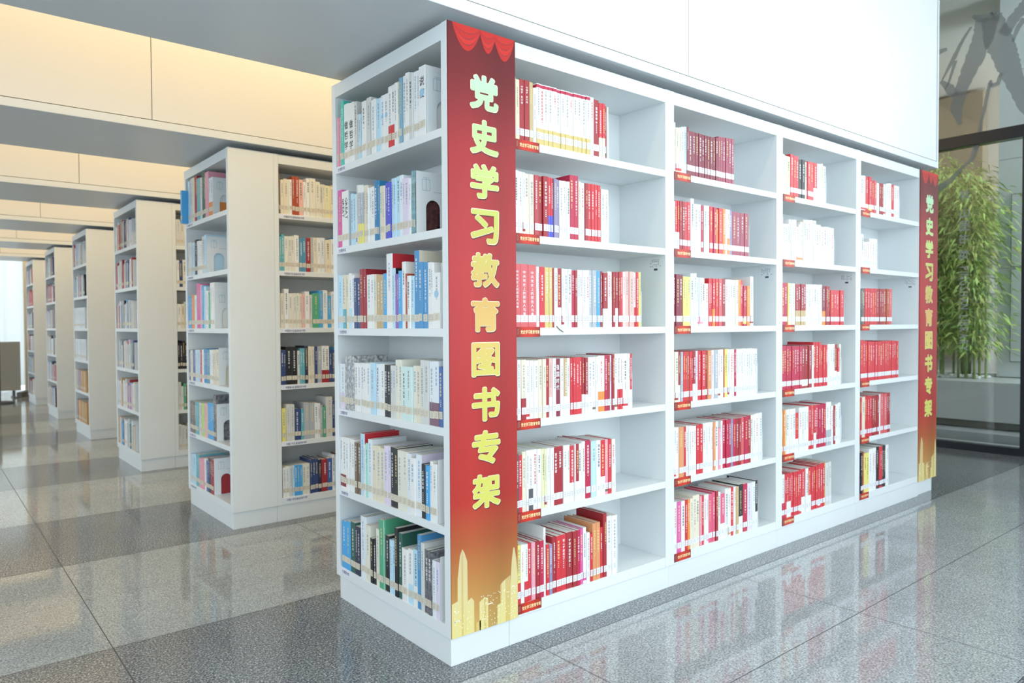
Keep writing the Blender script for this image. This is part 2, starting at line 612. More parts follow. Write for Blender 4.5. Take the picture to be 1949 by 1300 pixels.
STROKES = [
    [(0.325, 3.911, .20), (0.362, 3.75, .17), (0.447, 3.536, .15), (0.535, 3.339, .11), (0.579, 3.15, .10), (0.548, 2.998, .02)],
    [(0.30, 3.90, .16), (0.25, 3.70, .22), (0.19, 3.53, .20), (0.134, 3.342, .15), (0.044, 3.047, .09), (-0.03, 2.90, .02)],
    [(0.21, 3.72, .10), (0.12, 3.843, .09), (0.052, 3.905, .11), (-0.04, 3.98, .12)],
    [(0.051, 3.811, .05), (0.101, 3.732, .04), (0.136, 3.628, .02)],
    [(0.451, 3.96, .03), (0.373, 3.915, .07), (0.287, 3.91, .07), (0.259, 4.01, .01)],
    [(0.46, 3.867, .02), (0.528, 3.768, .03), (0.598, 3.633, .04), (0.7, 3.448, .015)],
    [(0.588, 3.597, .035), (0.617, 3.494, .025), (0.647, 3.401, .02), (0.678, 3.353, .01)],
    [(0.71, 3.44, .03), (0.637, 3.353, .08), (0.575, 3.26, .07)],
    [(0.217, 3.386, .03), (0.244, 3.297, .04), (0.296, 3.289, .035), (0.301, 3.344, .02)],
    [(0.306, 3.324, .03), (0.338, 3.148, .03), (0.384, 2.93, .025), (0.412, 2.75, .03)],
    [(0.412, 2.772, .05), (0.45, 2.66, .03), (0.53, 2.598, .025), (0.62, 2.50, .05), (0.73, 2.43, .07)],
    [(0.728, 3.715, .05), (0.66, 3.724, .03)],
]
t = thing('window_calligraphy', 'large grey brush calligraphy strokes on the upper glass beside the shelf end', 'window decal', (GX, 0, 0))
for i, s in enumerate(STROKES):
    b = MB()
    brush(b, s, i)
    b.build('brush_stroke', t).location.x = -0.0004 * i
t = thing('window_lettering', 'column of small grey reversed letters on the glass in front of the bamboo', 'window decal', (GX, 0, 0))
for ch, z in zip('坪山图书馆', (2.343, 2.184, 2.064, 1.943, 1.80)):
    b = MB()
    put_char(b, ch, 0, z, 0.080, 0.095, 0, DEC2, 0.01, mirror=True)
    o = b.build('character', t)
    o.location, o.rotation_euler = (-0.0085, 0.503, 0), (0, 0, -PI / 2)
z = 1.69
for ch in 'PINGSHAN LIBRARY':
    if ch != ' ':
        vs, fs = glyph(ch, 0.01, 2)
        # letters lie on their side, running downwards, seen in reverse
        ax, bx = min(v[0] for v in vs), max(v[0] for v in vs)
        b = MB()
        b.add([((q - 0.34) * 0.105, 0, z - (p - ax) * 0.07) for p, q in vs], [tuple(reversed(f)) for f in fs], DEC2)
        o = b.build('letter', t)
        o.location, o.rotation_euler = (-0.0085, 0.50, 0), (0, 0, -PI / 2)
        z -= (bx - ax) * 0.07 + 0.014
    else:
        z -= 0.04

CONC = mat('pale grey render', (0.62, 0.65, 0.65), 0.6, noise=0.04, scale=2)
struct(box_obj('ground_outside', (6.16, -6, -0.06, 13, 15, 0.0), mat('grey paving', (0.42, 0.44, 0.45), 0.5, noise=0.06, scale=4)))
struct(box_obj('step_outside', (6.70, -6, 0.0005, 7.06, 15, 0.085), mat('grey paving step', (0.40, 0.43, 0.44), 0.5, noise=0.06, scale=4)))
struct(box_obj('wall_outside', (11.4, -6, 0, 11.6, 15, 5.2), mat('beige outside wall', (0.52, 0.50, 0.45), 0.7, noise=0.05, scale=1)))
struct(box_obj('soffit_outside', (6.3, -6, 4.75, 11.39, 15, 4.9), mat('beige soffit', (0.66, 0.65, 0.61), 0.6, noise=0.04, scale=1)))
b = MB()
b.box(11.2, 2.0, 0.6, 11.39, 15, 4.7, mat('brown cladding', (0.22, 0.18, 0.13), 0.7))
struct(b.build('cladding_outside'))
b = MB()
for z0, z1 in ((0.58, 1.76), (1.765, 2.94), (2.945, 3.88), (3.885, 4.745)):
    b.box(7.8, -3.0, z0, 8.6, 0.752, z1, CONC)
b.box(7.815, -2.99, 0.575, 8.59, 0.74, 4.74, GAP)
struct(b.build('pillar_outside'))
for z0, z1 in ((0.75, 1.745), (1.78, 2.55)):
    b = MB()
    b.box(7.785, -0.6, z0, 7.798, 0.62, z1, CONC)
    b.box(7.79, -0.61, z0 - 0.006, 7.7985, 0.626, z1 + 0.006, GAP)
    struct(b.build('hatch_outside'))

t = thing('planter_bench', 'long pale grey planter bench outside the glass under the bamboo', 'planter', (7.0, 0.5, 0))
b = MB()
b.box(0.10, -5.5, 0.0855, 1.6, 9, 0.165, mat('grey recessed base', (0.25, 0.24, 0.21), 0.7))
b.build('base', t)
b = MB()
b.box(0, -5.5, 0.1655, 1.6, 9, 0.57, CONC)
b.build('body', t, 0.006)
rnd = random.Random(4)
b = MB()
PEB = mat('white pebbles', (0.80, 0.82, 0.82), 0.6)
for i in range(420):
    x, y = rnd.uniform(7.40, 7.75), rnd.uniform(0.80, 2.6)
    r = rnd.uniform(0.012, 0.03)
    o_ = len(b.v)
    vs, fs = [], []
    for j, (zz, rr) in enumerate(((0, 0.7), (0.45, 1.0), (0.9, 0.6))):
        for a in range(7):
            vs.append((x + rr * r * 1.3 * math.cos(a * 2 * PI / 7 + j), y + rr * r * math.sin(a * 2 * PI / 7 + j), 0.5705 + zz * r))
    for j in range(2):
        for a in range(7):
            fs.append((j * 7 + a, j * 7 + (a + 1) % 7, (j + 1) * 7 + (a + 1) % 7, (j + 1) * 7 + a))
    fs.append(tuple(14 + a for a in range(7)))
    b.add(vs, fs, PEB)
tag(b.build('white_pebbles'), 'white pebbles strewn along the planter at the foot of the bamboo', 'pebbles', kind='stuff')

CULM = mat('bamboo culm', (0.22, 0.30, 0.10), 0.5, noise=0.2, scale=8)
LEAFS = [mat('bamboo leaf light', (0.42, 0.58, 0.16), 0.5), mat('bamboo leaf mid', (0.28, 0.46, 0.12), 0.5), mat('bamboo leaf yellow', (0.48, 0.52, 0.16), 0.5)]
BAMBOO_AT = [(7.50, 0.86, 2.85), (7.52, 1.30, 2.95), (7.50, 1.74, 2.85), (8.02, 1.14, 3.15), (8.05, 1.58, 3.2), (8.02, 2.02, 3.15)]
ORD = ['first', 'second', 'third', 'fourth', 'fifth', 'sixth', 'seventh', 'eighth', 'ninth', 'tenth', 'eleventh', 'twelfth', 'thirteenth', 'fourteenth', 'fifteenth',
       'sixteenth', 'seventeenth', 'eighteenth', 'nineteenth', 'twentieth', 'twenty-first', 'twenty-second', 'twenty-third', 'twenty-fourth', 'twenty-fifth',
       'twenty-sixth', 'twenty-seventh', 'twenty-eighth', 'twenty-ninth', 'thirtieth', 'thirty-first', 'thirty-second', 'thirty-third', 'thirty-fourth',
       'thirty-fifth', 'thirty-sixth', 'thirty-seventh', 'thirty-eighth', 'thirty-ninth', 'fortieth']
front = [q for q in BAMBOO_AT if q[0] < 7.8]
for n, (x, y, h) in enumerate(BAMBOO_AT):
    rnd = random.Random(100 + n)
    k = [q for q in BAMBOO_AT if (q[0] < 7.8) == (x < 7.8)].index((x, y, h))
    t = thing('bamboo', f'leafy green bamboo, {ORD[k]} from the white pillar in the {"front" if x < 7.8 else "back"} line of the planter', 'bamboo', (x, y, 0.5705), 0, 'bamboo in the outside planter')
    b = MB()
    lf = MB()
    for c in range(7):
        bx, by = rnd.uniform(-0.12, 0.12), rnd.uniform(-0.17, 0.17)
        ln = rnd.uniform(0.8, 1.0) * (h - 0.57)
        dx, dy = rnd.uniform(-0.14, 0.06), rnd.uniform(-0.16, 0.16)
        pts = [(bx + dx * (i / 8) ** 2, by + dy * (i / 8) ** 2, ln * i / 8) for i in range(9)]
        b.tube(pts, [0.013 - 0.0012 * i for i in range(9)], CULM, 6)
        for i in range(400):
            f = rnd.uniform(0.10, 1.0) ** 0.8
            j = min(int(f * 8), 7)
            g = f * 8 - j
            p = Vector(pts[j]).lerp(Vector(pts[j + 1]), g)
            a = rnd.uniform(0, 2 * PI)
            rad = abs(rnd.gauss(0, 0.17)) + 0.02
            p += Vector((math.cos(a) * rad, math.sin(a) * rad, rnd.uniform(-0.10, 0.06)))
            d = Vector((math.cos(a + rnd.uniform(-.6, .6)), math.sin(a + rnd.uniform(-.6, .6)), rnd.uniform(-1.0, 0.2))).normalized()
            s = d.cross(Vector((rnd.uniform(-1, 1), rnd.uniform(-1, 1), 1))).normalized()
            if x + p.x > 7.70 and y + p.y < 0.90:      # the pillar stands there
                continue
            L_, wd = rnd.uniform(0.08, 0.16), rnd.uniform(0.008, 0.014)
            dr = Vector((0, 0, -0.25 * L_))
            q = [p, p + d * L_ * .4 + s * wd, p + d * L_ * .4 - s * wd, p + d * L_ + dr]
            lf.add([tuple(v) for v in q], [(0, 2, 1), (1, 2, 3)], LEAFS[0 if rnd.random() < 0.5 else rnd.choice((1, 2))])
    b.build('culms', t)
    lf.build('foliage', t)


# ------------------------------------------------------------------ bookcases
SHELF_Z = [1.848, 1.507, 1.164, 0.822, 0.480, 0.141]     # top of each board
DEPTH = 0.868
COLX = [0.266, 1.183, 2.081, 2.950, 3.842]
PAN = 0.029


def end_bookcase(x0, y0, facing, label, group=None):
    """single bay facing the corridor; facing -1 opens to -X, +1 opens to +X. x0 = outer face"""
    t = thing('end_bookcase', label, 'bookcase', (x0, y0, 0), 0 if facing < 0 else PI, group)
    # local: opening at x=0, depth along +x, width along +y (or mirrored by the half turn)
    off = 0 if facing < 0 else -DEPTH
    y = lambda v: v + off
    d = 0.2655
    box_obj('plinth', (0.007, y(0.008), 0, d - 0.001, y(DEPTH - 0.02), 0.0975), WHITE, t, 0.001)
    box_obj('side_panel', (0, y(0), 0.098, d, y(0.034), 2.2), WHITE, t, 0.0012)
    box_obj('side_panel', (0, y(DEPTH - 0.034), 0.098, d, y(DEPTH), 2.2), WHITE, t, 0.0012)
    box_obj('top_board', (0.001, y(0.0343), 2.143, d - 0.001, y(DEPTH - 0.0343), 2.199), WHITE, t, 0.001)
    box_obj('back_panel', (0.25, y(0.0343), 0.142, d - 0.001, y(DEPTH - 0.0343), 2.1425), WHITE, t)
    box_obj('bottom_board', (0.001, y(0.0343), 0.0985, d - 0.001, y(DEPTH - 0.0343), 0.141), WHITE, t, 0.001)
    for z in SHELF_Z[:-1]:
        box_obj('shelf', (0.001, y(0.0343), z - 0.029, 0.2495, y(DEPTH - 0.0343), z), WHITE, t, 0.001)
    return t


def bay_bookcase(x0, x1, y0, label, group=None, sticker=True):
    t = thing('bookcase', label, 'bookcase', (x0, y0, 0), 0, group)
    w = x1 - x0 - 0.0006
    box_obj('plinth', (0, 0.008, 0, w, DEPTH - 0.02, 0.0975), WHITE, t, 0.001)
    sp = box_obj('side_panel', (0, 0, 0.098, PAN, DEPTH, 2.2), WHITE, t, 0.0012)
    sp2 = box_obj('side_panel', (w - PAN, 0, 0.098, w, DEPTH, 2.2), WHITE, t, 0.0012)
    box_obj('top_board', (PAN + 0.0003, 0.001, 2.143, w - PAN - 0.0003, DEPTH - 0.001, 2.199), WHITE, t, 0.001)
    box_obj('bottom_board', (PAN + 0.0003, 0.001, 0.0985, w - PAN - 0.0003, DEPTH - 0.001, 0.141), WHITE, t, 0.001)
    box_obj('back_panel', (PAN + 0.0003, 0.268, 0.1413, w - PAN - 0.0003, 0.284, 2.1427), WHITE, t)
    for z in SHELF_Z[:-1]:
        box_obj('shelf', (PAN + 0.0003, 0.001, z - 0.029, w - PAN - 0.0003, 0.2677, z), WHITE, t, 0.001)
    box_obj('rear_panel', (PAN + 0.0003, DEPTH - 0.03, 0.1413, w - PAN - 0.0003, DEPTH - 0.014, 2.1427), WHITE, t)
    if sticker:
        b = MB()
        z = 1.458
        x = w - PAN - 0.0004
        rnd = random.Random(int(x0 * 100))
        for i in range(5):
            for j in range(6):
                if rnd.random() < 0.7:
                    ya = 0.025 + j * 0.011
                    b.add([(x, ya, z - i * 0.007), (x, ya + 0.008, z - i * 0.007), (x, ya + 0.008, z - i * 0.007 + 0.003), (x, ya, z - i * 0.007 + 0.003)], [(0, 1, 2, 3)], GREYINK)
        b.add([(x, 0.045, z - 0.045), (x, 0.065, z - 0.045), (x, 0.065, z - 0.036), (x, 0.045, z - 0.036)], [(0, 1, 2, 3)], INK)
        b.build('maker_plate', sp2)
    return t


end_bookcase(0, 0, -1, 'white end bookcase facing the corridor beside the large red banner')
end_bookcase(4.107, 0, 1, 'white end bookcase behind the small far red banner')
BAY = ['white bookcase bay next to the large red banner', 'white bookcase bay, second from the large red banner', 'white bookcase bay, third from the large red banner', 'white bookcase bay next to the small far red banner']
for i in range(4):
    bay_bookcase(COLX[i], COLX[i + 1], 0, BAY[i] + ', holding red books', 'bays of the front shelf row')
ROWN = ['', 'second', 'third', 'fourth', 'fifth', 'last']
for k in range(1, ROWS):
    end_bookcase(0, PITCH_Y * k, -1, f'white end bookcase with plain side panel closing the {ROWN[k]} shelf row' + (' back' if False else ''), 'end bookcases of the rows behind')
    bay_bookcase(COLX[0], COLX[1], PITCH_Y * k, f'white bookcase bay behind the side panel of the {ROWN[k]} shelf row', 'bays of the rows behind', False)
bay_bookcase(COLX[1], COLX[2], PITCH_Y, 'white bookcase bay further along the second shelf row', 'bays of the rows behind', False)


# ------------------------------------------------------------------ banners
def banner(x0, x1, label):
    W, z0, z1 = x1 - x0, 0.101, 2.199
    t = thing('banner', label, 'banner', ((x0 + x1) / 2, -0.0065, 0), 0, 'red banners on the shelf ends')
    print_m = ramp_mat('banner print with painted sheen', [(0.0, (0.62, 0.40, 0.12)), (0.09, (0.52, 0.22, 0.06)), (0.15, (0.46, 0.11, 0.035)), (0.22, (0.50, 0.035, 0.025)), (0.36, (0.48, 0.028, 0.026)),
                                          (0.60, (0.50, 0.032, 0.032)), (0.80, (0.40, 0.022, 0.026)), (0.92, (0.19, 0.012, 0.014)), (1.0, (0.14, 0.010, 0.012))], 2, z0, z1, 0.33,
                       (0, -W / 2, W / 2, [(0.0, (0.90, 0.90, 0.90)), (0.30, (1, 1, 1)), (0.75, (0.76, 0.76, 0.76)), (1.0, (0.88, 0.88, 0.88))]))  # sideways run paints a reflected sheen into the print, brighter towards the left
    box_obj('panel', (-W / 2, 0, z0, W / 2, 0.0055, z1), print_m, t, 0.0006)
    # curtain swags
    b = MB()
    reds = [mat('banner swag red', (0.52, 0.018, 0.014), 0.4, spec=0.3), mat('banner swag shade', (0.26, 0.012, 0.012), 0.4), mat('banner swag bright', (0.60, 0.025, 0.016), 0.4, spec=0.3)]
    spans = [(-0.44, -0.02, 0.085), (-0.05, 0.20, 0.075), (0.16, 0.49, 0.085)]
    for n, (a, c, dz) in enumerate(spans):
        for l, (f, q) in enumerate(((1.0, 0), (0.80, 1), (0.75, 2), (0.56, 1), (0.52, 0), (0.32, 1), (0.28, 2))):
            N = 18
            top = [((a + (c - a) * i / N) * W, z1 - 0.0005) for i in range(N + 1)]
            bot = [((a + (c - a) * i / N) * W, z1 - 0.0005 - dz * f * math.sin(PI * i / N) ** 0.8) for i in range(1, N)]
            pts = [(x, -0.0002 - 0.00006 * l - 0.0005 * (n == 1), z) for x, z in top + bot[::-1]]
            b.add(pts, [tuple(reversed(range(len(pts))))], reds[q])
    b.build('curtain_swag', t)
    # gold skyline
    gold = ramp_mat('banner skyline gold', [(0, (0.78, 0.66, 0.26)), (0.5, (0.72, 0.60, 0.30)), (1, (0.66, 0.52, 0.28))], 2, z0, z0 + 0.31, 0.4)
    gold2 = ramp_mat('banner skyline deep gold', [(0, (0.70, 0.52, 0.16)), (1, (0.62, 0.45, 0.20))], 2, z0, z0 + 0.2, 0.4)
    b = MB()

    def tower(pts, m, y):
        b.add([(x * W, y, z0 + 0.0005 + z) for x, z in pts], [tuple(range(len(pts)))], m)
    tower([(-0.42, 0), (-0.27, 0), (-0.275, 0.255), (-0.31, 0.285), (-0.345, 0.302), (-0.38, 0.28), (-0.415, 0.2)], gold, -0.0002)
    tower([(-0.36, 0), (-0.335, 0), (-0.335, 0.27), (-0.345, 0.295), (-0.36, 0.27)], gold2, -0.0004)
    tower([(-0.5, 0), (-0.37, 0), (-0.37, 0.13), (-0.43, 0.125), (-0.5, 0.12)], gold, -0.0006)
    tower([(-0.30, 0), (-0.18, 0), (-0.18, 0.11), (-0.22, 0.125), (-0.30, 0.11)], gold, -0.0006)
    tower([(-0.15, 0), (-0.08, 0), (-0.08, 0.035), (-0.15, 0.03)], gold2, -0.0002)
    tower([(-0.10, 0), (0.03, 0), (0.03, 0.105), (-0.02, 0.112), (-0.10, 0.10)], gold, -0.0002)
    tower([(-0.03, 0), (0.00, 0), (0.00, 0.108), (-0.03, 0.104)], gold2, -0.0004)
    tower([(0.17, 0), (0.26, 0), (0.26, 0.075), (0.17, 0.07)], gold, -0.0006)
    tower([(0.22, 0), (0.38, 0), (0.38, 0.165), (0.30, 0.155), (0.22, 0.14)], gold2, -0.0002)
    tower([(0.24, 0), (0.30, 0), (0.30, 0.155), (0.24, 0.145)], gold, -0.0003)
    tower([(0.37, 0), (0.495, 0), (0.495, 0.155), (0.475, 0.215), (0.445, 0.262), (0.425, 0.262), (0.40, 0.215), (0.378, 0.13)], gold, -0.0005)
    lamp = mat('banner printed lights', (0.95, 0.90, 0.66), 0.4)
    rnd = random.Random(9)
    for i in range(150):
        cx = rnd.choice([(-0.47, -0.20), (-0.09, 0.03), (0.05, 0.20), (0.18, 0.36), (0.39, 0.48)])
        x, z, s = rnd.uniform(*cx) * W, z0 + rnd.uniform(0.004, 0.12), rnd.uniform(0.0008, 0.0020)
        b.quad_xz(x - s, z - s, x + s, z + s, -0.0008, lamp)
    for x, z, l in ((-0.42, 0.055, 0.05), (0.06, 0.082, 0.04), (0.42, 0.12, 0.02)):
        b.quad_xz(x * W - l * W, z0 + z, x * W + l * W, z0 + z + 0.004, -0.0008, lamp)
    b.build('skyline', t)
    # ten characters, pale green at the top running to gold and back
    stops = [(0.0, (0.66, 0.64, 0.13)), (0.14, (0.66, 0.62, 0.12)), (0.27, (0.66, 0.60, 0.13)), (0.38, (0.74, 0.49, 0.15)), (0.47, (0.70, 0.42, 0.13)), (0.56, (0.62, 0.50, 0.13)), (0.66, (0.58, 0.58, 0.13)), (0.78, (0.56, 0.72, 0.22)), (0.88, (0.50, 0.72, 0.32)), (1.0, (0.50, 0.78, 0.52))]
    tm = ramp_mat('banner lettering print', stops, 2, 0.58, 2.04, 0.4)
    edge = mat('banner lettering pale edge', (0.90, 0.80, 0.55), 0.4)
    shade = mat('banner lettering shadow print', (0.10, 0.008, 0.008), 0.5)
    zs = [1.9835, 1.829, 1.676, 1.519, 1.367, 1.211, 1.054, 0.897, 0.744, 0.590]
    for ch, z in zip('党史学习教育图书专架', zs):
        b = MB()
        put_char(b, ch, 0.0075, z - 0.0035, 0.128, 0.124, -0.0004, shade, 0.052, 3)
        put_char(b, ch, 0.0055, z, 0.127, 0.123, -0.0007, edge, 0.050, 3)
        put_char(b, ch, 0.0055, z, 0.122, 0.118, -0.0010, tm, 0.042, 3)
        b.build('character', t)
    return t


banner(0.001, 0.2955, 'large red banner with golden lettering on the near end of the front shelf row')
banner(3.813, 4.106, 'small red banner with golden lettering at the far end of the front shelf row')


# ------------------------------------------------------------------ shelf signs
SIGN = ramp_mat('red sign print', [(0, (0.20, 0.02, 0.02)), (0.35, (0.62, 0.04, 0.02)), (0.65, (0.62, 0.04, 0.02)), (1, (0.30, 0.02, 0.02))], 0, 0, 0.118, 0.4)
LEVEL = ['top', 'second', 'third', 'fourth', 'fifth', 'bottom']
BAYN = ['first bay from the large banner', 'second bay from the large banner', 'third bay from the large banner', 'bay beside the far banner']
sign_bits = []
b = MB()
b.box(0, 0, 0, 0.118, 0.0018, 0.037, SIGN)
sign_bits.append(('plate', b.mesh('plate')))
b = MB()
gold_t = mat('sign gold lettering', (0.92, 0.72, 0.36), 0.4)
for i, ch in enumerate('党史学习教育专架'):
    put_char(b, ch, 0.0275 + i * 0.0116, 0.0185, 0.0105, 0.0145, -0.0003, gold_t, 0.03, 1)
sign_bits.append(('lettering', b.mesh('lettering')))
b = MB()
em = mat('sign emblem ink', (0.50, 0.28, 0.22), 0.5)
for x0, z0, x1, z1 in ((0.006, 0.010, 0.0068, 0.028), (0.006, 0.0274, 0.0105, 0.0282), (0.0097, 0.010, 0.0105, 0.028), (0.006, 0.010, 0.0105, 0.0108), (0.0105, 0.012, 0.0135, 0.0127), (0.0128, 0.012, 0.0135, 0.030), (0.0075, 0.0295, 0.0135, 0.0302)):
    b.quad_xz(x0, z0, x1, z1, -0.0003, em)
sign_bits.append(('emblem', b.mesh('emblem')))
for c in range(4):
    xs = [0.2965, 1.2125, 2.1105, 2.9795][c]
    for k in range(6):
        t = thing('shelf_sign', f'small red sign on the {LEVEL[k]} shelf edge, {BAYN[c]}', 'sign', (xs, -0.0020, SHELF_Z[k] - 0.034), 0, 'red signs on the shelf edges')
        for nm, me in sign_bits:
            o = bpy.data.objects.new(nm, me)
            COL.objects.link(o)
            o.parent = t

PAPER = mat('white label paper', (0.80, 0.82, 0.90), 0.5)
SLIP_INK = mat('dark blue ink', (0.05, 0.06, 0.14), 0.6)


def slip(text, loc, rz, w, label, group, chw=0.0125):
    t = thing('shelf_label', label, 'label', loc, rz, group)
    b = MB()
    b.box(0, 0, 0, w, 0.0012, 0.026, PAPER)
    b.build('card', t)
    b = MB()
    st = (w - 0.026) / max(len(text), 1)
    for i, ch in enumerate(text):
        put_char(b, ch, 0.018 + (i + 0.5) * st, 0.0125, st * 0.86, 0.0135, -0.0003, SLIP_INK, 0.012, 1)
    b.build('lettering', t)


for k in range(6):
    slip('文津图书奖', (-0.0005, 0.832, SHELF_Z[k] - 0.0275), -PI / 2, 0.092, f'small white label on the {LEVEL[k]} corridor-end shelf edge of the front row', 'white labels on the front end bookcase')
    slip('文津图书奖', (-0.0005, PITCH_Y + 0.832, SHELF_Z[k] - 0.0275), -PI / 2, 0.15, f'white label on the {LEVEL[k]} shelf edge of the second row end bookcase', 'white labels on the second row end bookcase')
    slip('中国高中生基础阅读书目' if k < 4 else '中国小学生基础阅读书目', (0.305, PITCH_Y - 0.0005, SHELF_Z[k] - 0.029), 0, 0.155, f'long white label on the {LEVEL[k]} shelf edge behind the plain side panel', 'white labels on the second row bay')


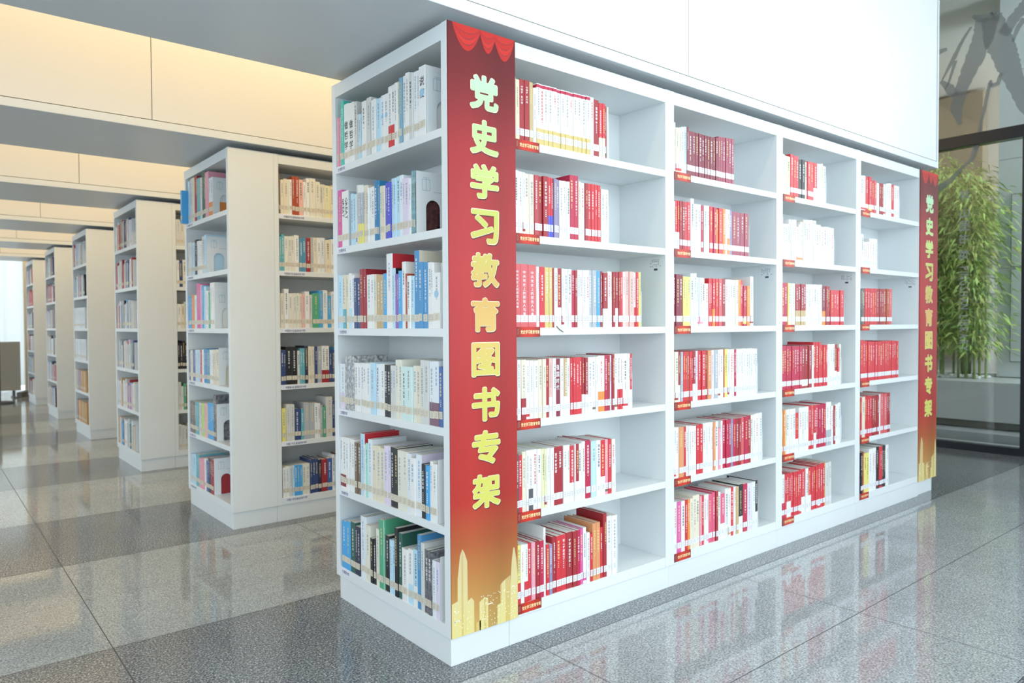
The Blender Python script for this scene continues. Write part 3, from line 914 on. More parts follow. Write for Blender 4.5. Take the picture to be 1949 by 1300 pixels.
DATA = """
E1|0.830|15,207,pk 16,207,pk 30,270,tq 42,249,wh=做哲学 47,244,wh=做哲学 22,240,ow 17,184,ow 17,181,lb 15,180,lb 34,223,wh 37,229,ow 9,204,gy 36,209,wh 34,206,lb 27,210,wh* 29,210,wh* 25,230,wh>rd 21,231,wh>rd 23,232,wh 17,232,cr 21,240,st 23,242,wh 27,246,wh 23,239,ow 23,238,wh 19,237,wh 43,243,wh=说疫*
E2|0.835|38,243,mg 31,232,wh=GREAT 35,231,wh=GREAT 6,227,gy 25,213,lb 27,208,lb 9,204,wh+nv 15,240,ow 22,237,wh%gy>ye 21,234,wh%gy>ye 16,229,cr 20,228,cr 13,215,wh 20,214,wh 26,213,wh 27,233,b2 11,231,b2 21,207,cr 20,205,cr 21,214,vi 23,213,vi 19,223,lb 18,222,lb 24,225,lb 26,225,wl 17,211,li 28,208,li 13,204,wh 13,227,tp 15,227,tp~pc
E3|0.842|43,226,lb 25,225,cr>tl 24,224,cr 25,229,wh>lb 22,221,wh 28,207,nv<wh 27,206,nv<wh 29,240,dr 21,239,dr 36,214,wh 24,214,wh 20,213,cr 31,209,am 24,208,am 27,212,bl 44,285,wh~rd 23,228,lb~bk 12,205,vp 13,204,vp 23,215,bl 26,247,wh 14,202,ru 24,193,wh 23,191,lb 33,281,b3~cr 26,237,b3 29,235,b3 25,233,wh 16,230,wh 40,193,wh*
E4|0.876|57,192,wl>li 44,226,xx 34,228,xx 19,200,wh 21,200,wh 22,200,wh 23,201,wh 27,201,wh 36,202,wh 40,206,lb 33,203,wl 36,204,wh 24,201,bk 25,201,bk 19,201,ow 24,201,ow 21,224,iv 22,225,iv 34,201,aq 43,201,aq 26,206,iv 31,207,cr 28,229,ow 27,228,ow 31,226,wl>bp 32,227,wl>bp 27,209,nb
E5|0.845|26,220,wh#mr 28,223,wh#mr 26,223,wh 24,222,wh 27,221,wh 23,211,br 25,210,br 34,255,lb~rd 13,213,wh 21,220,mt 33,239,wl 32,218,cr 32,220,cr 32,215,cr 25,229,li 22,231,li 25,229,bk 29,228,bk 36,225,iv 34,225,iv 26,222,wl 32,210,wh 38,226,wl~li 29,195,bk 29,195,bl 18,214,wh 30,208,wh
E6|0.823|39,200,bl 42,207,bl 41,212,dg 23,202,nk 20,203,nk 47,254,wl 40,227,iv 22,181,bk 23,181,bk 29,228,iv 33,272,gn~wl 10,276,gn 30,218,bk 22,208,lb 24,210,lb 24,264,bk 28,249,dg~dg 40,199,wh 32,205,wh>lb 34,211,lb>wh 25,272,b3 22,248,ow 26,228,xk 24,229,xk 25,202,wl 23,203,li
A1|0.294|12,229,wh 18,221,yc 25,226,dr=中国梦·复兴路 23,227,dr=中国梦·复兴路 17,224,am 16,206,wh 18,226,ws 21,226,ws 22,227,ws 22,227,ws 21,227,ws 22,227,ws 23,227,ws 22,227,ws 21,227,ws 23,228,ws 24,229,ws 23,229,ws 22,230,ws 19,229,wh 31,224,dr 19,216,rd>cr 17,217,rd>cr 11,212,dr+bk 7,207,wh
A2|0.296|23,232,wh 19,229,wh 12,228,wh+dr 22,226,cr 23,226,cr 20,226,cd 23,225,dr 25,227,dr 16,226,rd>vi 14,225,rd>vi 15,224,gv 16,223,gv 19,221,wh 18,222,wh 17,221,wh 24,249,cm 26,250,cm 14,230,cr 19,226,wh 18,227,dr 19,228,rd 19,228,rd 16,228,rd 19,227,rd 22,214,iv 22,214,iv
A3|0.296|31,235,co=中共党史上的那些人与事 37,235,co=中共党史上的那些人与事 40,234,co=中共党史上的那些人与事 16,228,wh 25,229,rd 21,228,go 19,228,go 8,227,dr 18,227,wh 23,227,wh<dr 12,227,wh+dr 21,226,wl 18,226,wh 16,222,cm 15,223,dr 16,225,wh 17,226,wh 18,226,wh 16,227,wh 18,227,gy 25,228,gy 22,227,bl 14,226,dr 28,220,wh<dr 20,227,wh 10,226,wh 14,226,dr 19,227,wh<dr 14,227,dr 14,229,rd 16,229,wh 25,232,sp 28,232,sp 16,230,wh>rd 16,231,rd 15,232,ye
A4|0.295|12,224,mr 20,224,wh 24,224,cr>dr 17,221,wh+rd 19,220,wh 22,219,wh 21,222,cr 18,223,cr 18,224,dr 16,225,wh<sp 17,224,wh 24,221,mr=强国时代 19,222,wh 17,222,wh<am 16,223,wh 17,222,rd 15,223,rd 18,224,rd 17,224,rd 15,224,wh<dr 16,221,wh<dr 25,222,wh 21,222,wh+br 13,222,wh 38,226,wh>or 17,227,cm 16,226,dr 12,226,li 15,230,dr 19,231,wh+br 16,231,wh>rd 16,231,wh>rd 30,231,wh+rd 12,230,wh 13,230,wh<rd
A5|0.298|14,221,gk 17,215,rd 19,225,cr 12,228,wh 23,228,wh>gk 22,227,wh 20,226,wh 16,225,yc 11,224,yc+dr 17,225,wh 18,224,wh 22,224,dr 29,225,dr 18,226,wh 18,226,wh 24,219,wh<rd 7,225,wh 17,225,wh<dr 19,223,wh 20,230,wh 30,231,cm 29,226,lb 25,226,wh 26,225,wh<rd 19,225,pk+br 22,223,rd 21,223,wh
A6|0.300|21,220,ye>rd 17,219,wh 18,217,wh>rd 17,218,rd 20,217,pk 20,219,dr 22,216,cm 12,262,wh 16,196,rd 16,192,gv 21,218,dr 26,217,rd 27,218,rd 33,221,dr 23,220,dr 19,221,cm 19,222,mg 17,224,wh+mg 18,200,wh 16,194,rd 20,232,oa 25,232,oa 17,208,rd 22,261,dr~dr 31,245,wh 33,243,wh
B1|1.214|4,216,dr 13,221,wh 18,200,cr+rd 21,201,cr+rd 20,209,wh 19,214,lb 16,215,mr<wh 27,201,mr 23,201,mr 23,200,mr 23,200,mr 20,199,mr 20,199,mr 23,199,mr 22,199,mr 21,199,mr 22,202,mr 20,211,m2 20,212,m2 20,213,m2 23,214,m2 21,215,m2 22,216,m2
B2|1.213|15,214,li 16,218,rd>wl 16,218,rd>wl 17,218,dr 20,219,dr 22,220,rd 23,221,rd 26,239,wl 25,217,iv 26,217,wh 19,216,cm 23,217,ow 25,218,wh 27,218,rd 24,216,cm 16,209,or 32,215,rd 22,216,or 15,215,wh 21,215,wh>or 24,214,gv 35,210,m2 35,210,m2 34,210,m2 36,211,m2
B3|1.213|20,233,mr 23,233,mr 26,232,mr 18,225,ye 19,225,ye 20,225,ye 22,241,wl 23,243,wl 20,225,wl+pk 28,224,wl+pk 17,223,cr 28,199,wh 15,224,rd 15,225,rd 22,224,rd>or 26,224,rd 27,225,co 25,225,dr 25,223,wh 20,224,wh 18,223,wh 22,222,wh 27,224,cr 18,226,or 21,223,rd 18,197,cm+ye 18,197,cm+ye 24,198,or 27,245,wh+dr
B4|1.213|15,226,am 26,228,iv+dr 13,228,wh<dr 16,227,gy 16,227,rd 15,227,rd 15,227,ru 14,227,rd 15,227,rd 21,229,wh<dr 16,229,li 28,228,rd 28,228,rd 18,229,dr 28,228,oa 22,229,li 30,230,gy 20,229,wh+ru 29,230,wh 11,231,ru 24,231,ye 11,230,wh+dr 24,229,wh 20,229,wh 17,227,cm 19,230,wh 19,229,wh 19,230,wh 20,230,wh 21,229,wh 19,230,wl 20,230,wh 22,228,wh 22,227,wl
B5|1.214|19,232,wh+rd 22,230,wh 26,229,oa 9,229,am 18,229,rd 18,230,wh 19,229,wh 19,227,wh 20,225,wh 24,227,rd 28,227,rd 19,230,wh 19,231,wh 20,231,wh 20,231,wh 17,230,oa 26,230,wh 20,197,pk 14,231,wh 24,234,cm 21,232,cm 22,232,cm 18,231,gv 24,230,cm 26,231,dr 19,231,dr 26,232,co 31,234,cm 28,237,dr 19,237,iv 22,238,wh 26,241,wh 34,243,wl
B6|1.214|25,236,wh 30,233,mg 29,231,wh 18,233,rd 17,232,or 21,233,cr 28,243,cr 27,242,cr 16,231,pk 17,233,rd 19,234,wh 19,233,wh+pk 28,227,pr 23,235,pr 20,239,dr 22,230,wh 36,218,wh<pr 23,238,wh 22,236,wh+am 29,236,rd 20,235,wh 22,234,am 39,240,wh<bk 37,238,cm 38,236,li 30,238,wl 24,242,wh<bk
C1|2.106|24,209,wh 24,206,wh 34,205,yc 32,222,rd 24,217,rd 26,218,rd 32,205,bk 35,208,bk 25,201,cr 36,207,rd 36,209,rd 37,210,wh<rd 27,209,wh 19,211,wl 18,216,yc 33,205,ow
C2|2.108|11,221,wh 21,190,cr 21,191,wh 23,192,wh 21,218,wh 22,218,wh 25,219,wh 25,183,wh+or 25,198,wh+or 25,215,wh+or 25,228,iv 26,230,wh 26,231,wh 26,233,wh 28,233,wh 28,213,wh 29,214,cr 30,206,wh 29,208,wh 30,209,wh 30,209,wh 31,208,wh
C3|2.110|30,224,cm 30,225,cm 14,224,ye 28,224,iv 36,224,iv 26,222,dr>am 28,222,dr>am 28,223,dr>am 29,223,dr>am 27,223,wh 28,224,wh 28,224,wh 29,225,wh 29,225,wh 29,226,wh 44,220,mr>or 26,220,dr 25,220,dr 39,199,rd 34,200,rd 43,199,rd 45,201,rd
C4|2.110|26,236,cm 25,235,cm 25,233,cm 26,232,cm 27,231,cm 26,230,cm 27,230,cm 26,229,cm 35,230,dr+wh 34,229,dr+wh 33,231,dr 22,232,wh 26,248,rd 27,248,rd 27,247,rd 24,231,rd 24,231,rd 24,230,rd 29,234,wh 27,233,wh 26,233,wh 38,232,wh<dr 24,211,wh<rd 22,231,iv
C5|2.109|19,236,am 19,238,or 19,238,cr 27,238,wh 28,239,wh 29,239,wh 38,213,wh<rd 25,239,wh 25,238,wh 24,239,wh 25,239,wh 33,241,rd 25,242,rd<co 25,241,rd>wh 29,240,cm 28,240,cm 28,240,cm 29,240,cm 60,246,wh>gy 24,221,wh 18,221,dr 37,226,wh 36,233,wl
C6|2.111|34,236,wh>cm 23,235,rd 23,236,rd>wh 23,236,rd>wh 20,235,rd 19,236,rd 21,236,rd 21,236,rd 27,237,rd+wh 38,239,rd>wh 28,238,wh 35,238,rd>wh 24,237,rd 22,237,rd 22,238,rd 30,242,rd+wh 24,244,rd 24,246,rd 14,244,ye 31,241,ow 30,243,ow
D1|2.987|33,209,wh+rd 34,213,wh+rd 37,211,rd 41,214,rd+ye 29,197,rd 31,199,co 42,190,wh 54,192,dr 36,193,wh+rd 40,200,wh 43,208,wh 37,204,rd 38,202,wh 40,204,wh
D2|2.991|33,201,wh 25,157,wh 25,157,wh 27,159,wh 38,182,wh 38,183,wh 35,184,wh
D3|2.995|25,219,gk 29,220,br 34,221,rd 31,222,rd 31,221,rd 31,222,rd 33,223,rd 34,222,dr 32,223,dr 33,223,dr 33,224,ru 33,225,ru 45,225,co
D4|2.994|34,250,rd 31,246,rd 32,242,rd 32,240,rd 32,238,rd 32,236,rd 33,235,rd 33,236,rd 33,237,rd 34,238,rd 34,239,rd 34,239,rd 35,240,rd 31,239,rd 31,238,rd 32,236,rd
D5|2.998|21,245,rd 38,247,cr 32,248,rd 30,248,rd 30,247,rd 32,247,dr 33,247,dr 31,246,dr 26,248,wh 43,249,co 45,249,co 46,251,dr
D6|3.002|24,252,bk 31,250,ru 65,239,ye 45,257,wh 47,260,wh 37,262,bk+mr 45,260,rd+bk 49,259,bk 42,260,wh
R1|0.299|9,238,br 19,203,cr 35,211,cr 19,211,wh 19,230,ru 25,233,ru 27,218,sp 20,207,wh 21,231,wh 39,234,iv 29,217,iv 15,205,iv 15,205,iv 36,201,yc 26,199,cr
R2|0.298|15,204,tl 15,219,tl 24,209,iv 20,210,iv 20,210,iv 30,219,wh 22,204,b4 22,206,b4 28,208,dr 17,214,gy 25,213,cr 25,214,wh 29,216,wl 38,205,cr
R3|0.300|24,208,cr 27,235,wh 26,209,iv 22,210,iv 21,211,iv 15,209,cr 20,207,sp 27,223,wh 20,203,ow 43,213,tg 27,230,bl 31,234,wh 25,201,bl
R4|0.300|16,210,nv 15,210,nv 35,229,bk 36,226,bk 17,203,ow 15,217,tl 16,217,tl 21,231,nk 21,228,cr 21,227,cr 18,227,nv 30,226,gy 24,229,dr<wh 25,228,dr<wh 16,207,nv
R5|0.301|26,200,ye 26,222,ow 26,220,ow 43,193,nv 17,188,tl 35,223,gy 35,218,gy 21,218,wh 16,215,wh 19,204,gy 18,192,tg 44,251,ow
R6|0.302|17,180,wh 25,185,wh 18,186,ow 14,186,lb 16,188,bl 16,188,bl 17,186,bl 26,188,iv 23,188,iv 19,210,nv 16,213,nv 21,208,nv 21,203,nk 38,202,dr 33,203,nb
Q1|3.031|40,215,bl 44,272,lb 50,285,ow 50,285,cr 65,285,dr 79,265,tl 47,260,ow 76,283,dg 74,275,pk 86,230,wl>or
Q2|3.043|52,220,ow 51,218,ow 50,211,lb 50,224,bk 49,212,wh 54,209,wh 50,231,ow 43,236,lb
Q3|3.009|68,214,bl 77,217,or 65,214,aq 45,285,mg 44,283,mg 44,276,pk 43,269,bl 48,262,lb 59,232,wh 35,221,gn 94,278,wh
Q4|3.015|36,200,nv 54,199,cr 53,203,nb 45,204,ow 75,205,lb 40,204,co 49,207,wh 61,214,b3 75,210,b4 76,210,wh 60,212,cr 64,215,cr
Q5|2.979|71,206,xk 70,206,br 75,209,tl 76,208,ow 65,210,lm 73,214,sp 68,222,bl 66,225,bl 59,277,xk
Q6|3.033|72,194,lb 53,202,lb 80,206,tl 74,190,pk 50,194,pk 49,201,wh 48,193,nb 63,216,nk 62,214,dr
"""


# ------------------------------------------------------------------ books
LIGHT = {'wh', 'wl', 'ow', 'cr', 'iv', 'yc', 'ws', 'lb', 'aq', 'li', 'ye', 'xx', 'mt', 'sp'}


def parse(spec):
    """spec -> base colour, bands [(z0, z1, colour)], cover colour, title, emblem"""
    title = None
    emblem = spec.endswith('*')
    spec = spec.rstrip('*')
    if '=' in spec:
        spec, title = spec.split('=')
    cover = None
    if '~' in spec:
        spec, cover = spec.split('~')
    base, bands = spec[:2], []
    rest = spec[2:]
    if base == 'ws':
        base, bands = 'wh', [(0.0, 0.27, 'go'), (0.935, 0.985, 'cm')]
    elif base == 'tg' and False:
        pass
    elif '%' in rest:
        bands = [(0.0, 0.34, 'ye'), (0.34, 0.87, 'gy')]
    elif rest.startswith('>'):
        bands = [(0.0, 0.36, rest[1:3])]
    elif rest.startswith('<'):
        bands = [(0.34, 1.0, rest[1:3])]
    elif rest.startswith('+'):
        bands = [(0.05, 0.20, rest[1:3])]
    elif rest.startswith('#'):
        bands = [(0.05, 0.12, rest[1:3]), (0.20, 0.28, rest[1:3])]
    return base, bands, cover, title, emblem


def book_parts(w, h, d, spec, seed, tape):
    """three meshes in local space: x along the shelf, spine on y=0 facing -Y, standing on z=0"""
    rnd = random.Random(seed)
    base, bands, cover, title, emblem = parse(spec)
    hard = rnd.random() < 0.3
    t = 0.0022 if hard else 0.0009
    t = min(t, w * 0.18)
    r = min(0.0035 if hard else 0.0015, w * 0.25)
    cov_m = cov(cover) if cover else None
    cuts = sorted({0.0, 1.0} | {a for a, _, _ in bands} | {b_ for _, b_, _ in bands})
    hw = w / 2
    outer = [(-hw, d), (-hw, r), (-hw + r * 0.35, r * 0.35), (-hw + r, 0), (hw - r, 0), (hw - r * 0.35, r * 0.35), (hw, r), (hw, d)]
    inner = [(-hw + t, d), (-hw + t, r + t), (-hw + t, r + t), (-hw + t + r, t), (hw - t - r, t), (hw - t, r + t), (hw - t, r + t), (hw - t, d)]
    c = MB()
    for a, b_ in zip(cuts[:-1], cuts[1:]):
        mid = (a + b_) / 2
        colr = base
        for z0, z1, k in bands:
            if z0 <= mid <= z1:
                colr = k
        sm = cov(colr)
        n = len(outer)
        vs = [(x, y, a * h) for x, y in outer] + [(x, y, b_ * h) for x, y in outer]
        c.add(vs, [(i, i + 1, n + i + 1, n + i) for i in range(1, n - 2)], sm)
        c.add(vs, [(i, i + 1, n + i + 1, n + i) for i in (0, n - 2)], cov_m or sm)
    n = len(outer)
    im = cov_m or cov(base)
    vs = [(x, y, 0) for x, y in inner] + [(x, y, h) for x, y in inner]
    c.add(vs, [(i + 1, i, n + i, n + i + 1) for i in range(n - 1)], im)
    for z, fl in ((0, False), (h, True)):
        vs = [(x, y, z) for x, y in outer] + [(x, y, z) for x, y in inner]
        fs = [(i, i + 1, n + i + 1, n + i) for i in range(n - 1)]
        c.add(vs, [tuple(reversed(f)) for f in fs] if fl else fs, cov_m or cov(base if not bands or bands[-1][1] < 1 else bands[-1][2]))
    for x0, x1 in ((-hw, -hw + t), (hw - t, hw)):
        c.add([(x0, d, 0), (x1, d, 0), (x1, d, h), (x0, d, h)], [(3, 2, 1, 0)], im)
    # title printed on the spine
    top_col = base
    for z0, z1, k in bands:
        if z0 < 0.75 < z1:
            top_col = k
    if top_col in LIGHT:
        ink = rnd.choice((GREYINK, GREYINK, INK, REDINK if top_col == 'wh' and tape is LAB_W else GREYINK, BLUEINK if tape is LAB_T else GREYINK))
    else:
        ink = rnd.choice((WHITEINK, WHITEINK, GOLDINK))
    if title and title[0] >= '\u4e00':
        cw = min(w * 0.72, 0.030)
        if len(title) > 5:
            cw = min(w * 0.36, 0.013)
        big = len(title) <= 3
        ch_h = cw * (1.25 if big else 1.0)
        if title == '强国时代' and w < 0.03:
            cw = w * 0.62
            ch_h = cw * 1.5
        z = h * (0.90 if not big else (0.72 if len(title) == 3 else 0.86))
        mk = INK if base in LIGHT else WHITEINK
        for ch in title:
            if ch == '·':
                z -= ch_h * 0.7
                continue
            put_char(c, ch, 0, z - ch_h / 2, cw, ch_h * 0.9, -0.0004, mk, 0.012, 1)
            z -= ch_h * (1.12 if big else 1.18)
    elif title:
        # latin title running down the spine
        z = h * 0.88
        for ch in title:
            vs, fs = glyph(ch, 0.015, 1)
            bx = max(v[0] for v in vs)
            s = w * 0.85
            c.add([((q - 0.35) * s, -0.0004, z - p * s * 0.95) for p, q in vs], fs, INK)
            z -= bx * s * 1.02
    elif w > 0.0085:
        cw = min(w * rnd.uniform(0.30, 0.46), 0.010)
        z = h * rnd.uniform(0.86, 0.93)
        stop = h * rnd.uniform(0.42, 0.66)
        xo = rnd.uniform(-0.08, 0.08) * w
        while z > stop:                       # unreadable small print: a column of tiny stroke clusters
            a = cw
            for fz, f0, f1 in ((0.80, -0.5, 0.5), (0.45, -0.42, 0.42), (0.12, -0.5, 0.5)):
                if rnd.random() < 0.85:
                    c.quad_xz(xo + f0 * a, z - a + fz * a, xo + f1 * a, z - a + fz * a + a * 0.20, -0.0004, ink)
            q = rnd.uniform(-0.3, 0.15)
            c.quad_xz(xo + q * a, z - a, xo + (q + 0.15) * a, z, -0.00045, ink)
            z -= a * 1.35
        z = stop - 0.01
        for i in range(rnd.randint(0, 5)):
            s = cw * 0.5
            if z < h * 0.27:
                break
            c.quad_xz(xo - s * 0.4, z - s, xo + s * 0.4, z - s * 0.2, -0.0004, ink)
            z -= s * 1.5
    if emblem:
        R = w * 0.34
        cz = h * 0.62
        c.add([(R * math.cos(a * PI / 8), -0.0005, cz + R * math.sin(a * PI / 8)) for a in range(16)], [tuple(range(16))], mat('pale blue emblem', (0.36, 0.58, 0.76), 0.5))
    p = MB()
    g = 0.003 if hard else 0.0004
    p.box(-hw + t + 0.0002, t + r + 0.0006, g, hw - t - 0.0002, d - (0.003 if hard else 0.0003), h - g, PAGE)
    l = MB()
    zl = 0.021 if tape is LAB_W else 0.026 + rnd.uniform(-0.002, 0.002)
    hl = 0.026
    xa = hw - r * 0.6
    l.quad_xz(-xa, zl, xa, zl + hl, -0.0006, tape)
    for i in range(3):
        a = min(w * 0.34, 0.006)
        if w > 0.009:
            z = zl + 0.006 + i * 0.006
            l.quad_xz(-a * rnd.uniform(0.5, 1), z, a * rnd.uniform(0.5, 1), z + 0.0016, -0.0007, GREYINK)
    return c, p, l


def split(s):
    out = []
    for q in s.split():
        w, h, c = q.split(',')
        out.append((int(w) / 1000, int(h) / 1000, c))
    return out


BOOKS = []        # every book: (shelf key, order, centre x, centre y, z, turn, w, h, d, spec, count)
rnd = random.Random(77)


def place(key, row, k, start, axis, y0):
    """row of (w, h, spec) along one shelf"""
    pos = start
    n = len(row)
    flip = key[0] in 'EQUVWX'
    for i, (w, h, spec) in enumerate(row):
        spec = spec.replace('nv<wh', 'nv').replace('mr<wh', 'mr')
        d = min(0.14 + 0.13 * (h - 0.15), 0.205) + rnd.uniform(0, 0.02)
        inset = rnd.uniform(0.003, 0.009)
        if key == 'Q1' and i == 0:          # the blue book that sticks out of its shelf
            inset = -0.035
        parts = 1 if w < 0.046 or key[0] in 'AE' else 2
        for _ in range(parts):
            ww = w / parts
            gap = 0.0006
            if flip:
                cx, cy, rz = inset, pos - ww / 2, -PI / 2
                pos -= ww
            else:
                cx, cy, rz = pos + ww / 2, y0 + inset, 0
                pos += ww
            BOOKS.append((key, i, cx, cy, SHELF_Z[k] + 0.0002, rz, ww - gap, h, d, spec, n))
    return pos


ENDS = {}
for line in DATA.strip().splitlines():
    key, start, toks = line.split('|')
    start = float(start)
    k = int(key[1]) - 1
    row = split(toks)
    y0 = PITCH_Y if key[0] == 'R' else 0.0
    if key[0] in 'EQ':
        lim = 0.833 + (PITCH_Y if key[0] == 'Q' else 0)
        start = min(start, lim)
        if key[0] == 'Q':
            start = PITCH_Y + 0.828
        tot = sum(q[0] for q in row)
        room_ = start - ((PITCH_Y if key[0] == 'Q' else 0) + 0.046)
    else:
        c = {'A': 0, 'B': 1, 'C': 2, 'D': 3, 'R': 0}[key[0]]
        start = max(start, COLX[c] + PAN + 0.001)
        tot = sum(q[0] for q in row)
        room_ = COLX[c + 1] - PAN - 0.004 - start
        if key[0] == 'R':              # carry the row on out of sight behind the front bookcase
            while tot < room_ - 0.10:
                q = (rnd.uniform(0.016, 0.032), rnd.uniform(0.20, 0.235), rnd.choice('cr iv wh ow nv dr bl lb ow'.split()))
                row.append(q)
                tot += q[0]
    if tot > room_:
        row = [(w * room_ / tot, h, c_) for w, h, c_ in row]
    if key[0] == 'Q':
        row = [(w * 0.86, h, c_) for w, h, c_ in row] if tot > 0.45 else row
        tot2 = sum(q[0] for q in row)
        if tot2 > 0.60:
            row = [(w * 0.60 / tot2, h, c_) for w, h, c_ in row]
    ENDS[key] = place(key, row, k, start, None, y0)

# rows three to six: the end bookcases and the first bay
MIX = 'ow wh lb cr wl nv dr tl bk wh ow bl gy rd iv li am'.split()
for r in range(2, ROWS):
    for k in range(6):
        row, tot = [], 0
        while tot < 0.62:
            col = rnd.choice(MIX)
            if r == 3 and k in (2, 3):
                col = 'wl'
            if r == 3 and k in (4, 5) and tot > (0.28 if k == 4 else 0.10):
                col = 'tn'
            if r == 5 and k == 1 and tot > 0.2:
                col = 'co'
            w = rnd.uniform(0.020, 0.040)
            row.append((w, rnd.uniform(0.195, 0.25) if r != 3 or k < 2 else 0.225, col))
            tot += w
        key = 'UVWX'[r - 2] + str(k + 1)
        ENDS[key] = place(key, row, k, PITCH_Y * r + 0.825, None, 0)
        row, tot = [], 0
        while tot < 0.75:
            w = rnd.uniform(0.018, 0.034)
            row.append((w, rnd.uniform(0.195, 0.235), rnd.choice('cr iv ow wh bk nv ow dr gn'.split()) if k != 3 else 'bk'))
            tot += w
        place('Z%d%d' % (r, k + 1), row, k, COLX[0] + PAN + 0.002, None, PITCH_Y * r)

# the ones that show largest become objects of their own, the rest one mass
def shown(bk):
    x, y, z = bk[2], bk[3], bk[4] + bk[7] / 2
    v = Vector((x, y, z)) - CAM_AT
    dist = v.length
    nrm = Vector((0, -1, 0)) if bk[5] == 0 else Vector((-1, 0, 0))
    side = abs(v.normalized().dot(nrm))
    if bk[0][0] not in 'AE':
        return 0
    return bk[6] * bk[7] * side / dist ** 2


order = sorted(range(len(BOOKS)), key=lambda i: -shown(BOOKS[i]))
single = set(order[:318])
mass = MB()
seen_mesh = {}
for i, (key, n, cx, cy, z, rz, w, h, d, spec, cnt) in enumerate(BOOKS):
    tape = LAB_T if key[0] in 'EQRUVWXZ' else LAB_W
    if i in single:
        base, bands, cover, title, emblem = parse(spec)
        ck = (round(w, 3), round(h, 3), spec) if spec in ('ws', 'rd', 'm2') else i
        if ck not in seen_mesh:
            seen_mesh[ck] = [(nm, q.mesh('book_' + nm)) for nm, q in zip(('cover', 'page_block', 'call_number_label'), book_parts(w, h, d, spec, i, tape))]
        look = WORDS[spec[:2]]
        if spec == 'ws':
            look = 'white gold-footed'
        elif title:
            look += ' titled'
        elif bands:
            look += ' and ' + WORDS[bands[0][2]]
        elif w > 0.034:
            look = 'thick ' + look
        elif w < 0.014:
            look = 'thin ' + look
        if key[0] == 'A':
            lab = f'{look} book, {ORD[n]} from the large banner, {LEVEL[int(key[1]) - 1]} red-signed shelf'
        else:
            lab = f'{look} book, {ORD[n]} from the outer side panel, {LEVEL[int(key[1]) - 1]} corridor-end shelf'
        t = thing('book', lab, 'book', (cx, cy, z), rz, {'A': 'books in the bay beside the large banner', 'E': 'books on the front end bookcase'}[key[0]])
        for nm, me in seen_mesh[ck]:
            o = bpy.data.objects.new(nm, me)
            COL.objects.link(o)
            o.parent = t
        if key in ('A3',) and n == 8:
            b_ = MB()
            b_.tube([(0, -0.0012, 0.006), (0.006, -0.006, -0.004), (0.016, -0.0065, -0.010), (0.030, -0.007, -0.018)], 0.0016, mat('dark ribbon', (0.12, 0.05, 0.02), 0.6), 5)
            b_.build('ribbon_marker', t)
    else:
        for q in book_parts(w, h, d, spec, i, tape):
            mass.merge(q, (math.cos(rz), math.sin(rz), cx, cy, z))
tag(mass.build('shelved_books'), 'all the other books standing on the farther bays and the rows behind', 'books', kind='stuff')


# ------------------------------------------------------------------ book ends
PLATE_ICON = mat('teal printed outline', (0.20, 0.42, 0.50), 0.5)
PIC = mat('dark red picture cover', (0.12, 0.03, 0.03), 0.5, noise=0.9, scale=25)


def bookend_mesh(wd, ht, arch):
    b = MB()
    th = 0.0018
    if not arch:
        b.box(0, 0, 0.001, wd, th, ht, METAL_W)
        return b
    a0, a1 = wd * 0.24, wd * 0.60
    R = (a1 - a0) / 2
    zs = 0.094
    N = 14
    arc = [((a0 + a1) / 2 - R * math.cos(PI * i / N), zs + R * math.sin(PI * i / N)) for i in range(N + 1)]
    b.prism_xz([(0, 0.001), (a0, 0.001), (a0, zs), (0, zs)], 0, th, METAL_W)
    b.prism_xz([(a1, 0.001), (wd, 0.001), (wd, zs), (a1, zs)], 0, th, METAL_W)
    b.prism_xz([(0, zs)] + [(a0, zs)] + arc[1:N // 2 + 1] + [((a0 + a1) / 2, ht), (0, ht)], 0, th, METAL_W)
    b.prism_xz([((a0 + a1) / 2, ht)] + arc[N // 2:] + [(wd, zs), (wd, ht)], 0, th, METAL_W)
    return b


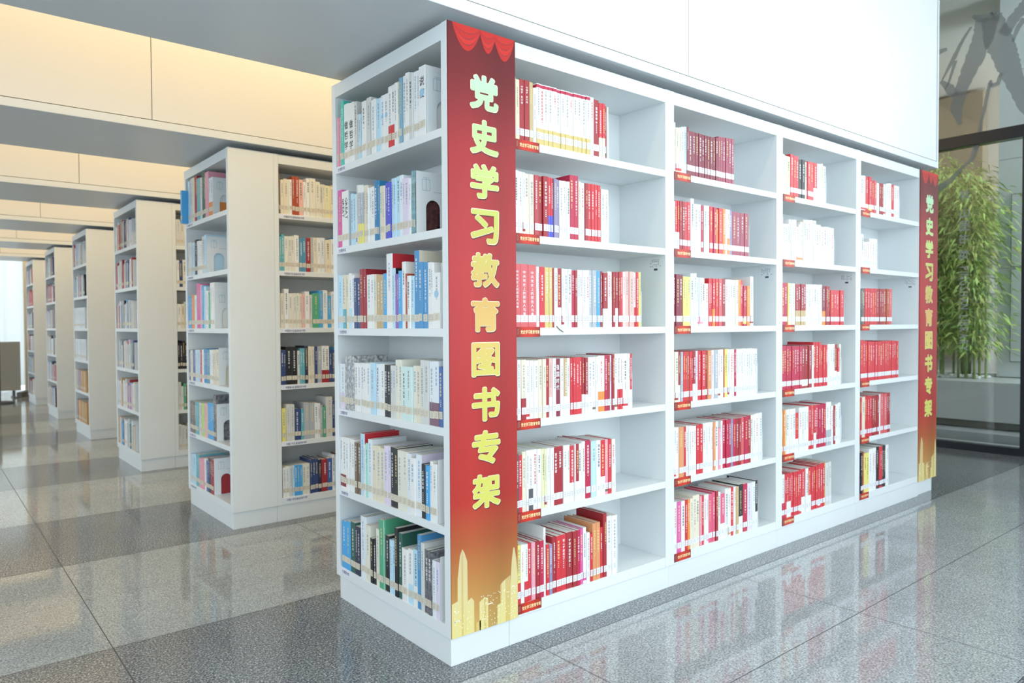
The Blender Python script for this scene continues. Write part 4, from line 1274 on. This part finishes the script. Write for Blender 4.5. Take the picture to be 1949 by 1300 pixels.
def bookend(loc, rz, label, group, arch=True, wd=0.17, ht=0.225, base_len=0.09, base_m=None):
    """upright plate in the local x/z plane facing -Y with a foot running under the books (+Y)"""
    t = thing('bookend', label, 'bookend', loc, rz, group)
    o = bookend_mesh(wd, ht, arch).build('plate', t)
    b = MB()
    b.box(0, 0.0019, 0.00005, wd, 0.004, 0.0011, base_m or METAL_W)
    b.build('foot', t)
    if arch:
        b = MB()
        z = ht - 0.068
        x = wd * 0.15
        u = 0.0012
        for x0, z0, x1, z1 in ((x, z, x + u, z + 0.04), (x + 0.016, z - 0.002, x + 0.016 + u, z + 0.046), (x + 0.032, z + 0.002, x + 0.032 + u, z + 0.042), (x, z, x + 0.032, z + u), (x, z + 0.04, x + 0.032, z + 0.04 + u), (x + 0.004, z + 0.046, x + 0.03, z + 0.046 + u)):
            b.quad_xz(x0, z0, x1, z1, -0.0003, PLATE_ICON)
        for i in range(5):
            b.quad_xz(x + 0.05 + i * 0.008, z - 0.004, x + 0.055 + i * 0.008, z - 0.002, -0.0003, GREYINK)
        b.build('printed_icon', o)
    return t


for k in range(6):
    y = ENDS['E%d' % (k + 1)] - 0.006
    bookend((0.006, y - 0.002, SHELF_Z[k]), 0, f'white arched bookend at the banner end of the {LEVEL[k]} corridor-end shelf', 'arched bookends on the front end bookcase')
    y = ENDS['Q%d' % (k + 1)] - 0.006
    bookend((0.006, y - 0.002, SHELF_Z[k]), 0, f'white arched bookend on the {LEVEL[k]} shelf of the second row end bookcase', 'arched bookends on the second row')
    y = ENDS['U%d' % (k + 1)] - 0.006
    bookend((0.006, y - 0.002, SHELF_Z[k]), 0, f'white arched bookend on the {LEVEL[k]} shelf of the third row end bookcase', 'arched bookends on the third row')
    for c, q in enumerate('ABCD'):
        e = ENDS[q + str(k + 1)]
        bookend((e + 0.0030, 0.006, SHELF_Z[k]), PI / 2, f'thin plain bookend on the {LEVEL[k]} shelf, {BAYN[c]}', 'plain bookends in the front bays', False, 0.13, 0.15, base_m=BLACK_M)
